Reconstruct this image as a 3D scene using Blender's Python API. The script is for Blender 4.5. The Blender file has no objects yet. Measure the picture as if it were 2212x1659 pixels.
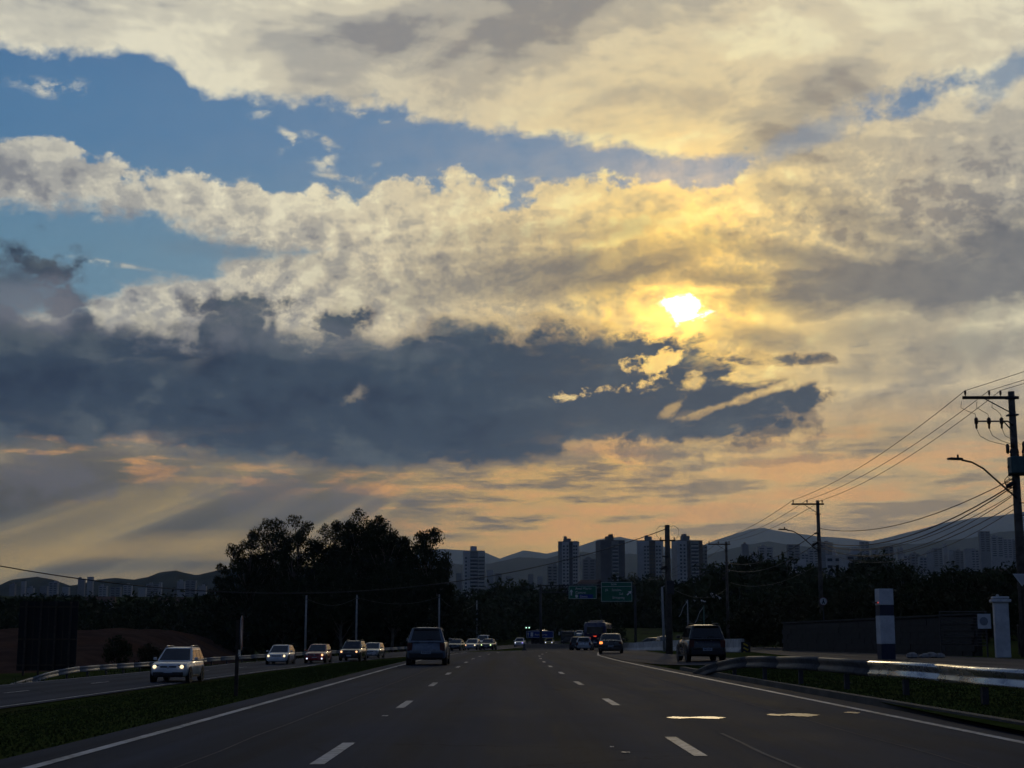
import bpy, bmesh, math, random
from mathutils import Vector, Matrix, noise as mnoise
scene = bpy.context.scene
R = math.radians
# ------------------------------------------------------------------ camera
PITCH = R(9.7); EYE = 1.2; FPX = 3200.0           # focal length in pixels of a 2212-pixel-wide picture
cam_d = bpy.data.cameras.new('camera'); cam = bpy.data.objects.new('camera', cam_d)
scene.collection.objects.link(cam); scene.camera = cam
cam.location = (0, 0, EYE); cam.rotation_euler = (R(90) + PITCH, 0, 0)
cam_d.sensor_width = 36.0; cam_d.lens = FPX / 2212.0 * 36.0
cam_d.clip_start = 0.1; cam_d.clip_end = 60000
def ray(px, py):
    """direction of a picture point (2212 x 1659 picture), +Y is ahead"""
    x = (px - 1106.0) / FPX; y = (829.5 - py) / FPX
    return Vector((x, math.cos(PITCH) - math.sin(PITCH) * y, math.sin(PITCH) + math.cos(PITCH) * y))
def at(px, py, Y):
    d = ray(px, py); return Vector((d.x * Y / d.y, Y, EYE + d.z * Y / d.y))
def azel(px, py):
    d = ray(px, py).normalized()
    return math.degrees(math.atan2(d.x, d.y)), math.degrees(math.asin(d.z))
# ------------------------------------------------------------------ render look
scene.render.engine = 'CYCLES'
scene.view_settings.view_transform = 'Standard'; scene.view_settings.look = 'None'
scene.view_settings.exposure = 0.0; scene.view_settings.gamma = 1.0
scene.cycles.use_denoising = True
scene.cycles.use_adaptive_sampling = True; scene.cycles.adaptive_threshold = 0.035; scene.cycles.adaptive_min_samples = 20
scene.cycles.max_bounces = 4; scene.cycles.diffuse_bounces = 2; scene.cycles.glossy_bounces = 2
scene.cycles.transmission_bounces = 4; scene.cycles.volume_bounces = 1; scene.cycles.transparent_max_bounces = 8
# ------------------------------------------------------------------ node helper
def lin(*c):
    return tuple((x / 255 / 12.92 if x <= 10 else ((x / 255 + .055) / 1.055) ** 2.4) for x in c)
class NT:
    """tiny expression builder over a node tree"""
    def __init__(s, tree): s.t = tree
    def n(s, kind, **kw):
        x = s.t.nodes.new(kind)
        for k, v in kw.items(): setattr(x, k, v)
        return x
    def put(s, sock, v):
        if isinstance(v, E): s.t.links.new(v.s, sock)
        elif isinstance(v, bpy.types.NodeSocket): s.t.links.new(v, sock)
        elif isinstance(v, (tuple, list)) and sock.type == 'RGBA' and len(v) == 3: sock.default_value = (*v, 1)
        else: sock.default_value = v
    def m(s, op, *a, clamp=False):
        x = s.n('ShaderNodeMath', operation=op, use_clamp=clamp)
        for i, v in enumerate(a): s.put(x.inputs[i], v)
        return E(s, x.outputs[0])
    def xyz(s, x=0., y=0., z=0.):
        c = s.n('ShaderNodeCombineXYZ')
        for i, v in enumerate((x, y, z)): s.put(c.inputs[i], v)
        return E(s, c.outputs[0])
    def sep(s, v):
        c = s.n('ShaderNodeSeparateXYZ'); s.put(c.inputs[0], v); return [E(s, o) for o in c.outputs]
    def noise(s, vec, scale=1., detail=5., rough=.55, dist=0., lac=2.0, dim='3D'):
        x = s.n('ShaderNodeTexNoise', noise_dimensions=dim); s.put(x.inputs['Vector'], vec)
        for k, v in (('Scale', scale), ('Detail', detail), ('Roughness', rough), ('Distortion', dist), ('Lacunarity', lac)): s.put(x.inputs[k], v)
        return E(s, x.outputs['Fac'])
    def sstep(s, a, b, v):
        x = s.n('ShaderNodeMapRange', interpolation_type='SMOOTHSTEP'); s.put(x.inputs[0], v); s.put(x.inputs[1], a); s.put(x.inputs[2], b)
        return E(s, x.outputs[0])
    def lstep(s, a, b, v):
        x = s.n('ShaderNodeMapRange'); s.put(x.inputs[0], v); s.put(x.inputs[1], a); s.put(x.inputs[2], b)
        return E(s, x.outputs[0])
    def mix(s, f, a, b, mode='MIX'):
        x = s.n('ShaderNodeMix', data_type='RGBA', blend_type=mode)
        s.put(x.inputs[0], f); s.put(x.inputs[6], a); s.put(x.inputs[7], b); return E(s, x.outputs[2])
    def ramp(s, f, stops, interp='EASE'):
        x = s.n('ShaderNodeValToRGB'); x.color_ramp.interpolation = interp
        e = x.color_ramp.elements
        while len(e) < len(stops): e.new(.5)
        for i, (p, c) in enumerate(stops): e[i].position = p; e[i].color = (*c, 1)
        s.put(x.inputs[0], f); return E(s, x.outputs[0])
    def curve(s, x, pts, x0, x1, y0, y1):
        c = s.n('ShaderNodeFloatCurve'); cu = c.mapping.curves[0]; c.mapping.use_clip = False
        P = cu.points
        while len(P) < len(pts): P.new(.5, .5)
        for p, (a, b) in zip(P, sorted(pts)):
            p.location = ((a - x0) / (x1 - x0), (b - y0) / (y1 - y0)); p.handle_type = 'AUTO_CLAMPED'
        c.mapping.update()
        t = s.m('MULTIPLY_ADD', x, 1 / (x1 - x0), -x0 / (x1 - x0), clamp=True)
        s.put(c.inputs['Value'], t)
        return E(s, c.outputs[0]) * (y1 - y0) + y0
class E:
    def __init__(s, nt, sock): s.nt, s.s = nt, sock
    def __add__(a, b): return a.nt.m('ADD', a, b)
    __radd__ = __add__
    def __sub__(a, b): return a.nt.m('SUBTRACT', a, b)
    def __rsub__(a, b): return a.nt.m('SUBTRACT', b, a)
    def __mul__(a, b): return a.nt.m('MULTIPLY', a, b)
    __rmul__ = __mul__
    def __truediv__(a, b): return a.nt.m('DIVIDE', a, b)
    def max(a, b): return a.nt.m('MAXIMUM', a, b)
    def min(a, b): return a.nt.m('MINIMUM', a, b)
    def exp(a): return a.nt.m('EXPONENT', a)
    def pow(a, b): return a.nt.m('POWER', a, b)
    def clamp(a): return a.nt.m('ADD', a, 0., clamp=True)
# ------------------------------------------------------------------ sky
SUN_AZ, SUN_EL = azel(1470, 655)
SUNDIR = ray(1470, 655).normalized()
world = bpy.data.worlds.new('World'); scene.world = world; world.use_nodes = True
def build_sky(tree):
    N = NT(tree); tree.nodes.clear()
    tc = N.n('ShaderNodeTexCoord')
    dirv = E(N, tc.outputs['Generated'])
    dx, dy, dz = N.sep(dirv)
    DEG = 180 / math.pi
    u = N.m('ARCTAN2', dx, dy) * DEG                 # azimuth, degrees, 0 = along the road
    v = N.m('ARCSINE', dz) * DEG                     # elevation, degrees
    P = N.xyz(u, v, 0.)
    hz = N.m('MAXIMUM', dz, -0.02) + 0.10            # cloud-deck coordinates (flatten towards the horizon)
    Q = N.xyz(dx / hz, dy / hz, 0.)
    # sun distance in degrees
    dp = N.n('ShaderNodeVectorMath', operation='DOT_PRODUCT'); N.put(dp.inputs[0], dirv); dp.inputs[1].default_value = SUNDIR
    cs = E(N, dp.outputs['Value'])
    sd = N.m('ARCCOSINE', cs.min(1.0)) * DEG
    near = (sd * (-1 / 6.0)).exp(); mid = (sd * (-1 / 14.0)).exp()
    back = N.sstep(24, 50, sd)
    def f(vec, sc, det=6, ro=.55, di=0.): return (N.noise(vec, sc, det, ro, di, dim='2D') - .5) * 2.0
    def st(a, b, ox=0., oy=0., rot=0.):              # stretched copy of the angular coordinates
        c, s_ = math.cos(R(rot)), math.sin(R(rot))
        return N.xyz((u * c + v * s_) * a + ox, (v * c - u * s_) * b + oy, 0.)
    warpx = f(st(.30, .42), 1.0, 5, .58); warpy = f(st(.30, .42, 31.3, 7.7), 1.0, 5, .58)
    fine = f(st(.9, 1.15, 3.3, 9.1), 1.0, 5, .62)
    broad = f(st(.085, .20, 5.5, 2.2), 1.0, 4, .55)
    billow = f(st(.55, .75, 13.3, 4.4), 1.0, 6, .65)
    streak = f(st(.11, .50, 17.0, 3.0, -5), 1.0, 6, .56, .15)
    wisp = f(st(.30, 1.2, 7.0, 21.0, 12), 1.0, 6, .60, .25)
    U0, U1, V0, V1 = -20., 20., -2., 26.
    def edge(pts, du=.7, dv=.5, k=1.0):
        return N.curve(u + warpx * (du * 2), [azel(*p) for p in pts], U0, U1, V0, V1)
    # ---- clear sky: physical sky, seen in the gaps and away from the sun
    sky = N.n('ShaderNodeTexSky', sky_type='NISHITA', sun_disc=False, sun_elevation=R(SUN_EL), sun_rotation=R(SUN_AZ),
              altitude=600, air_density=1.0, dust_density=0.8, ozone_density=2.0)
    skc = N.mix(1.0, E(N, sky.outputs[0]), (.058, .054, .058), 'MULTIPLY')
    gapc = N.ramp(N.lstep(8, 24, v), [(0, lin(104, 142, 150)), (.35, lin(90, 138, 162)), (.7, lin(66, 122, 166)), (1, lin(60, 110, 158))])
    gapc = N.mix((mid * 1.1).clamp() * .35, gapc, lin(108, 142, 152))
    skc = N.mix(N.sstep(70, 30, sd) * .8, skc, gapc)
    # ---- high sheet
    ub = edge([(0,103),(120,115),(260,122),(345,127),(385,150),(402,186),(440,210),(520,221),(640,228),(750,240),(800,234),(872,238),(888,270),(950,281),(1050,289),(1150,299),(1250,314),(1330,330),(1400,347),(1470,352),(1540,346),(1600,350),(1700,420),(2212,480)], .25)
    lb = edge([(0,310),(60,290),(110,298),(180,318),(260,350),(340,370),(420,360),(470,382),(540,370),(600,400),(680,395),(740,428),(768,442),(800,415),(840,378),(900,370),(990,380),(1050,398),(1150,408),(1230,398),(1300,384),(1380,364),(1440,378),(1520,388),(1580,372),(1625,322),(1700,240),(2212,100)], .5)
    dT = v - ub + warpy * .5 + fine * .55 + wisp * .35
    aT = N.sstep(-.10, .55, dT)
    dM = lb - v + warpy * .9 + billow * 1.1 + fine * .55
    aM = N.sstep(-.12, .38, dM)
    u2 = edge([(0,434),(150,438),(300,456),(360,470),(430,492),(520,516),(600,536),(648,546),(760,560),(2212,600)], .4)
    l2 = edge([(0,700),(150,690),(210,656),(270,640),(350,620),(450,592),(480,573),(560,556),(648,546),(700,520),(760,480),(2212,300)], .5)
    g2 = N.sstep(-.25, .5, (u2 - v).min(v - l2) + billow * .9 + fine * .5 + wisp * .4)
    tok = [None]
    def blob(px, py, rx, ry, rot=0., soft=.5, nz=None, amp=.6):
        a0, e0 = azel(px, py); k = 55.85
        mp = N.n('ShaderNodeMapping', vector_type='TEXTURE')
        if tok[0] is None: N.put(mp.inputs[0], P)
        else:                                        # a negligible dependence on the last one keeps the evaluation in sequence
            ch = N.n('ShaderNodeVectorMath', operation='MULTIPLY_ADD'); N.put(ch.inputs[0], tok[0]); ch.inputs[1].default_value = (1e-7, 0, 0); N.put(ch.inputs[2], P)
            N.put(mp.inputs[0], ch.outputs[0])
        mp.inputs[1].default_value = (a0, e0, 0); mp.inputs[2].default_value = (0, 0, R(rot)); mp.inputs[3].default_value = (rx / k, ry / k, 1)
        ln = N.n('ShaderNodeVectorMath', operation='LENGTH'); N.put(ln.inputs[0], mp.outputs[0])
        r = E(N, ln.outputs['Value'])
        if nz is not None: r = N.m('MULTIPLY_ADD', nz, amp, r)
        tok[0] = N.sstep(1 + soft, 1 - soft, r)
        return tok[0]
    g3 = blob(1960, 212, 105, 34, 12, .55, billow, 1.6).max(blob(2185, 150, 70, 26, 35, .7, billow, 1.5) * .8)
    g3 = g3.max(blob(1735, 300, 150, 22, 20, .8, billow, 1.8) * .55)
    S = aT.max(aM * (1 - g2)) * (1 - g3)
    # far from the frame: broken sheet
    cover = N.sstep(-.16, .10, f(Q, .55, 5, .56))
    out = N.sstep(20, 34, N.m('ABSOLUTE', u)).max(N.sstep(25, 38, v))
    S = N.mix(out, S, cover).s; S = E(N, S)
    # wispy scraps in the blue
    scr = None
    for px, py, rx, ry, rot in ((105,190,62,13,4),(560,247,22,8,12),(622,290,30,8,-20),(690,300,34,8,-18),(700,350,24,26,60),(735,384,52,6,-8),(640,312,26,10,30),(240,474,26,8,0),(262,572,80,6,-6),(790,252,50,7,-12),(820,395,26,24,40),(1200,392,90,7,-3)):
        b = blob(px, py, rx, ry, rot, .8, wisp, 2.2)
        scr = b if scr is None else scr.max(b)
    S = S.max(scr * N.sstep(-.25, .25, fine + wisp) * .75 * (1 - out))
    # shading of the sheet: relief (lit from the sun side) + broad variation
    sx, sy = (SUN_AZ - u), (SUN_EL - v)
    sl = N.m('SQRT', sx * sx + sy * sy) + .6
    off = N.xyz(sx / sl * .55, sy / sl * .55, 0.)
    pa = N.n('ShaderNodeVectorMath', operation='ADD'); N.put(pa.inputs[0], P); N.put(pa.inputs[1], off)
    def relief(a, b, ox, oy, det, ro, di):
        va = N.n('ShaderNodeVectorMath', operation='MULTIPLY_ADD'); vb = N.n('ShaderNodeVectorMath', operation='MULTIPLY_ADD')
        for q, src in ((va, P), (vb, E(N, pa.outputs[0]))):
            N.put(q.inputs[0], src); q.inputs[1].default_value = (a, b, 0); q.inputs[2].default_value = (ox, oy, 0)
        return N.noise(E(N, va.outputs[0]), 1., det, ro, di, dim='2D') - N.noise(E(N, vb.outputs[0]), 1., det, ro, di, dim='2D')
    rel = relief(.55, .75, 13.3, 4.4, 6, .65, 0.)
    rel2 = relief(.16, .34, 1.1, 8.4, 5, .58, .3)
    thick = N.sstep(0., 2.2, dT.max(dM))
    q = .59 + broad * .75 + (rel * 1.7 + fine * .24 + wisp * .14) * (N.sstep(20, 15, v) * (1 - .7 * N.sstep(8., 12., u) * N.sstep(16, 12, v)) + .15) + rel2 * 1.3 + wisp * .07 + streak * .20
    q = q + (1 - thick) * .16
    gs = None
    for px, py, rx, ry, rot, w in ((1250,40,330,62,4,.32),(690,205,120,26,0,.26),(700,110,140,50,10,.22),(150,60,160,60,0,.18),(1720,230,150,70,35,.26),(1560,120,160,60,60,.10),(110,385,110,26,0,.25),(690,510,90,40,0,.25),(590,465,60,24,0,.2),(2130,330,120,60,30,.16),(2060,60,200,60,0,.10)):
        b = blob(px, py, rx, ry, rot, .75, broad + streak, .9) * w
        gs = b if gs is None else gs + b
    q = (q - gs).clamp()
    cool = N.ramp(q, [(0, lin(132, 136, 142)), (.35, lin(167, 168, 165)), (.7, lin(203, 201, 187)), (1, lin(230, 225, 204))])
    warm = N.ramp(q, [(0, lin(166, 150, 116)), (.35, lin(212, 188, 130)), (.7, lin(250, 214, 126)), (1, lin(255, 232, 140))])
    sheetc = N.mix((near * 1.35 + mid * .17).clamp(), cool, warm)
    low = N.sstep(12, 4, v)
    sheetc = N.mix(low * .75, sheetc, N.mix(q, lin(126, 120, 108), lin(214, 172, 112)))
    # soft grey streaks drifting in front of the lit sheet
    gd = None
    for px, py, rx, ry, rot, w in ((1150,598,330,50,6,.9),(1390,578,120,34,8,.95),(1330,592,200,30,4,.9),(960,640,150,26,6,.6),(1560,600,190,26,-6,.8),
            (1980,610,400,54,0,1.15),(2180,578,250,84,8,1.2),(1900,490,190,34,-24,.55),(1780,568,220,30,-14,.8),(2200,470,120,24,18,.6),(2040,555,190,36,-12,.9),
            (1640,728,120,28,-10,.8),(1790,672,70,16,8,.8),(1900,715,170,34,4,.6),(2120,745,210,44,0,.65),(1990,800,200,24,0,.4),(2150,860,160,26,0,.45),
            (640,560,200,20,-4,.25),(1150,505,280,26,4,.42),(1330,500,110,26,14,.45),(1030,555,180,24,6,.45),(830,600,150,22,0,.3)):
        b = blob(px, py, rx, ry, rot, .8, streak * .5 + billow * .6 + warpy * .5, 1.0) * w
        gd = b if gd is None else gd.max(b)
    greyc = N.mix((near * 1.1).clamp() * .8, N.mix(q, lin(94, 100, 110), lin(122, 124, 126)), lin(146, 128, 96))
    gd = gd * (.80 + .20 * N.sstep(-.3, .2, wisp + billow))
    # ---- compose: sky, sheet, streaks
    c = N.mix(S, skc, sheetc)
    c = N.mix((gd * 1.12).clamp() * .95, c, greyc)
    # ---- the low zone under the dark bank: evening light through thin layers
    lowg = N.ramp(N.lstep(-20, 20, u), [(0, lin(112, 108, 92)), (.3, lin(142, 128, 96)), (.55, lin(216, 174, 100)), (.72, lin(216, 176, 110)), (1, lin(198, 172, 122))])
    lows = f(st(.12, 1.05, 4.0, 2.5), 1.0, 5, .60, .15)
    lows2 = f(st(.34, 1.9, 9.0, 1.5), 1.0, 5, .60, .1)
    lowf = (lows * 2.0 + lows2 * 1.3)
    band = N.sstep(2.6, 4.4, v - 1.9 * N.sstep(-2., -8., u)) * N.sstep(9.4, 6.6, v)
    lowc = N.mix((lowf * 1.7).clamp() * band, lowg, lin(236, 172, 100))
    lowc = N.mix((lowf * -1.7 + .05).clamp() * band * .9, lowc, lin(104, 99, 92))
    lowc = N.mix(N.sstep(3., 0., v) * .35, lowc, N.mix(N.lstep(-18, 6, u), lin(134, 122, 96), lin(214, 168, 100)))
    # shafts of light fanning out from the sun below the bank
    ang = N.m('ARCTAN2', sx, sy) * DEG
    shaft = N.noise(N.xyz(ang * .22, sl * .012, 3.1), 1., 3, .55)
    smask = N.sstep(-2.5, -8., u) * N.sstep(7.2, 5.0, v)
    lowc = N.mix(smask * N.sstep(.53, .41, shaft) * .9, lowc, lin(90, 87, 76))
    lowc = N.mix(smask * N.sstep(.50, .60, shaft) * N.sstep(.3, 2.5, v) * .85, lowc, lin(190, 164, 106))
    gl = blob(240, 1190, 330, 22, 5, .8, streak + lows, .9).max(blob(590, 1192, 170, 12, 4, .8, streak + lows, .9) * .8).max(blob(330, 1245, 300, 14, 3, .8, streak, .9) * .5)
    lowc = N.mix(gl * .75, lowc, lin(188, 158, 98))
    dr = blob(520, 1105, 250, 24, 22, .8, warpy * .5, .9).max(blob(190, 1115, 260, 34, 22, .8, warpy * .5, .9)).max(blob(40, 1075, 150, 40, 16, .8, billow, .9)).max(blob(640, 1130, 220, 16, 24, .8, warpy * .5, .9) * .6)
    lowc = N.mix(dr * .5 * (1 - gl * .6), lowc, lin(82, 80, 72))
    lowm = N.sstep(9.6, 6.0, v + streak * 2.0) * N.sstep(95, 60, sd)
    lowm = lowm * (1 - N.sstep(3., 9., u) * .25)
    c = N.mix(lowm, c, lowc)
    # ---- sun and its glow through the veil
    veil = (1 - (gd * 1.1).clamp() * .86)
    sa, se = azel(1470, 655)
    rsun = blob(1470, 654, 38, 20, -12, .6, fine * 1.4 + wisp * 1.4 + billow, 1.2)
    halo = (sd * (-1 / 1.0)).exp() * 1.5 + (sd * (-1 / 3.4)).exp() * .42 + (sd * (-1 / 9.0)).exp() * .10 + blob(1530, 470, 170, 90, -60, .9, billow, .8) * .22 + blob(1480, 715, 190, 40, 0, .9, billow, .9) * .22
    c2 = N.n('ShaderNodeVectorMath', operation='SCALE')
    c2.inputs[0].default_value = lin(255, 196, 66); N.put(c2.inputs['Scale'], halo * veil * (1 + fine * .9 + wisp * .7))
    ad = N.n('ShaderNodeVectorMath', operation='ADD'); N.put(ad.inputs[0], c); N.put(ad.inputs[1], c2.outputs[0])
    c = E(N, ad.outputs[0])
    # ---- dark bank in front
    db_t = edge([(0,622),(60,640),(120,652),(165,644),(190,662),(215,688),(270,700),(330,692),(425,688),(445,652),(500,640),(560,648),(590,664),(570,690),(600,706),(650,716),(690,704),(705,682),(765,680),(790,706),(850,728),(880,704),(930,690),(1000,694),(1060,688),(1130,692),(1200,690),(1260,706),(1330,718),(1400,738),(1450,748),(1490,736),(1545,738),(1580,764),(1640,790),(1700,800),(1745,830),(1760,870),(1800,905),(2212,960)], .28)
    db_b = edge([(0,968),(150,975),(300,964),(400,984),(500,992),(600,1002),(700,1012),(850,1016),(950,1018),(1040,1018),(1120,1012),(1190,1000),(1230,962),(1400,960),(1520,955),(1640,958),(1720,940),(1760,880),(1800,860),(2212,860)], .5)
    dd = (db_t - v).min((v - db_b) * 1.5) + warpy * .7 + billow * .95 + fine * .55
    right = N.sstep(5., 10.5, u)
    dd = dd - right * (.05 + N.sstep(-.1, .2, f(st(.22, .85, 2.7, 6.1, 12), 1., 5, .6)) * 1.0)
    leftish = N.sstep(-9., -17., u)
    D = N.sstep(-.36, .80, dd)
    hz_ = billow + fine * 1.3 + wisp * .5
    hole = blob(1418, 784, 44, 14, 14, .8, hz_ + fine, 1.8).max(blob(1372, 828, 64, 8, 8, .8, hz_ + fine, 1.8)).max(blob(1225, 857, 26, 6, 0, .8, hz_ + fine, 1.9)).max(blob(770, 852, 22, 11, 30, .8, hz_, 1.4) * .4).max(blob(1610, 812, 140, 9, 6, .8, hz_, 1.6) * .85).max(blob(1650, 848, 120, 6, 16, .8, hz_, 1.5) * .7).max(blob(1450, 885, 24, 10, 40, .6, billow + fine, 1.4) * .4)
    puff = blob(96, 580, 64, 34, 0, .45, billow * 1.2 + fine, 1.2).max(blob(20, 610, 110, 55, 20, .6, billow + fine, 1.1) * .85)
    lobe = puff.max(blob(1400, 760, 150, 30, -6, .5, billow + fine * .8, .9)).max(blob(1350, 850, 260, 60, 0, .5, billow + fine * .8, .8)).max(blob(152, 655, 40, 26, 0, .5, billow + fine, 1.2)).max(blob(505, 662, 85, 24, 4, .5, billow + fine, 1.3)).max(blob(735, 695, 50, 26, 0, .5, billow + fine, 1.2)).max(blob(1615, 885, 150, 46, 7, .5, billow + fine * .8, 1.2)).max(blob(1490, 925, 170, 30, 0, .5, billow + fine * .8, 1.0)).max(blob(1690, 780, 100, 14, -4, .5, billow + fine, 1.5) * .9).max(blob(1640, 935, 100, 22, 5, .6, billow + fine, 1.2) * .8)
    D = D.max(lobe) * (1 - hole)
    thin = N.sstep(.02, .34, f(st(.26, .9, 8.8, 1.7, 4), 1., 5, .62))
    D = D * (1 - thin * (.14 + .40 * N.sstep(4., 10., u)) * N.sstep(2.4, .2, dd))
    # smaller dark scraps around the bank
    sc2 = None
    for px, py, rx, ry, rot, w in ((1745,778,48,9,-3,.8),(1660,905,110,28,4,.85),(1440,985,75,24,0,.75),(1230,985,50,18,0,.6),(1690,870,70,22,8,.8),(80,1035,110,34,0,.7),(300,1008,34,9,0,.5),(1650,965,120,11,4,.5),(1600,1000,190,9,3,.45),(1420,1015,60,16,0,.5),(1040,1052,60,8,0,.5),(560,1060,190,38,-6,.45),(900,1075,90,8,0,.3)):
        b = blob(px, py, rx, ry, rot, .55, billow + fine * .8 + streak * .4, 1.5) * w
        sc2 = b if sc2 is None else sc2.max(b)
    deep = N.sstep(.1, 2.6, dd)
    dn = billow * .42 + fine * .12 + warpy * .35 + .6 * f(st(.16, .5, 41., 3.), 1., 4, .6) * 1.1 + rel * .5
    dark = N.ramp((.58 + dn * .78 - deep * .26).clamp(), [(0, lin(36, 49, 67)), (.4, lin(51, 65, 80)), (.75, lin(80, 90, 97)), (1, lin(122, 122, 119))])
    dark = N.mix(blob(60, 655, 150, 55, 0, .7, billow, 1.) * .75, dark, lin(118, 120, 128))
    dark = N.mix(blob(330, 690, 170, 34, 0, .8, billow + fine, 1.2) * .55, dark, lin(122, 122, 126))
    dark = N.mix(blob(640, 730, 260, 30, 0, .8, billow + fine, 1.2) * .45, dark, lin(108, 112, 118))
    dark = N.mix(N.sstep(-3., 6., u) * .42, dark, lin(90, 92, 94))
    rim = N.sstep(1.0, .15, D) * near
    dark = N.mix((rim * 1.6).clamp() * .8, dark, lin(250, 196, 96))
    c = N.mix(sc2, c, N.mix((near * 1.2).clamp(), N.mix(low, lin(104, 108, 116), lin(108, 104, 106)), lin(140, 122, 92)))
    c = N.mix(D * (1 - out * .85), c, dark)
    # the disc itself
    sc3 = N.n('ShaderNodeVectorMath', operation='SCALE'); sc3.inputs[0].default_value = (1.0, .93, .70); N.put(sc3.inputs['Scale'], rsun * 5.0)
    ad2 = N.n('ShaderNodeVectorMath', operation='ADD'); N.put(ad2.inputs[0], c); N.put(ad2.inputs[1], sc3.outputs[0])
    c = E(N, ad2.outputs[0])
    # unseen sky overhead and behind, dimmed and blued to darken the ground
    c = N.mix(back, c, N.mix(1.0, c, (.12, .185, .38), 'MULTIPLY'))
    c = N.mix(N.sstep(-1.5, -9., v) * .9, c, (0., 0., 0.))
    bg = N.n('ShaderNodeBackground'); N.put(bg.inputs[0], c); bg.inputs[1].default_value = SKY_STRENGTH
    o = N.n('ShaderNodeOutputWorld'); N.t.links.new(bg.outputs[0], o.inputs[0])
SKY_STRENGTH = 1.0; HAZE = 4.2e-5
build_sky(world.node_tree)
world.cycles.sampling_method = 'MANUAL'; world.cycles.sample_map_resolution = 1024
sun_d = bpy.data.lights.new('sun', 'SUN'); sun = bpy.data.objects.new('sun', sun_d); scene.collection.objects.link(sun)
sun_d.energy = 0.12; sun_d.angle = R(1.5); sun_d.color = (1.0, .80, .50)
sun.rotation_euler = SUNDIR.to_track_quat('Z', 'Y').to_euler()
# ------------------------------------------------------------------ helpers
import numpy as np
COL = scene.collection
rnd = random.Random(7); rng = np.random.default_rng(7)
_mats = {}
def mat(name, col, rough=.6, metal=0., var=.0, vscale=4., spec=.5, emit=None, estr=0., bump=0., bscale=30., coat=0., col2=None):
    if name in _mats: return _mats[name]
    m = bpy.data.materials.new(name); m.use_nodes = True
    N = NT(m.node_tree); b = m.node_tree.nodes['Principled BSDF']
    base = col
    if var > 0 or col2:
        tc = N.n('ShaderNodeTexCoord')
        nz = N.noise(E(N, tc.outputs['Object']), vscale, 5, .6)
        c2 = col2 or tuple(x * (1 + var) for x in col); c1 = col if col2 else tuple(x * max(0., 1 - var) for x in col)
        base = N.mix(N.sstep(.32, .68, nz), c1, c2)
        N.put(b.inputs['Roughness'], (nz - .5) * .25 + rough)
    else: b.inputs['Roughness'].default_value = rough
    N.put(b.inputs['Base Color'], base)
    b.inputs['Metallic'].default_value = metal; b.inputs['Specular IOR Level'].default_value = spec
    if coat: b.inputs['Coat Weight'].default_value = coat; b.inputs['Coat Roughness'].default_value = .08
    if emit:
        b.inputs['Emission Color'].default_value = (*emit, 1); b.inputs['Emission Strength'].default_value = estr
    if bump:
        tc = N.n('ShaderNodeTexCoord'); nz = N.noise(E(N, tc.outputs['Object']), bscale, 5, .65)
        bp = N.n('ShaderNodeBump'); bp.inputs['Strength'].default_value = bump; bp.inputs['Distance'].default_value = .02
        N.put(bp.inputs['Height'], nz); N.put(b.inputs['Normal'], bp.outputs[0])
    _mats[name] = m; return m
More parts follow.
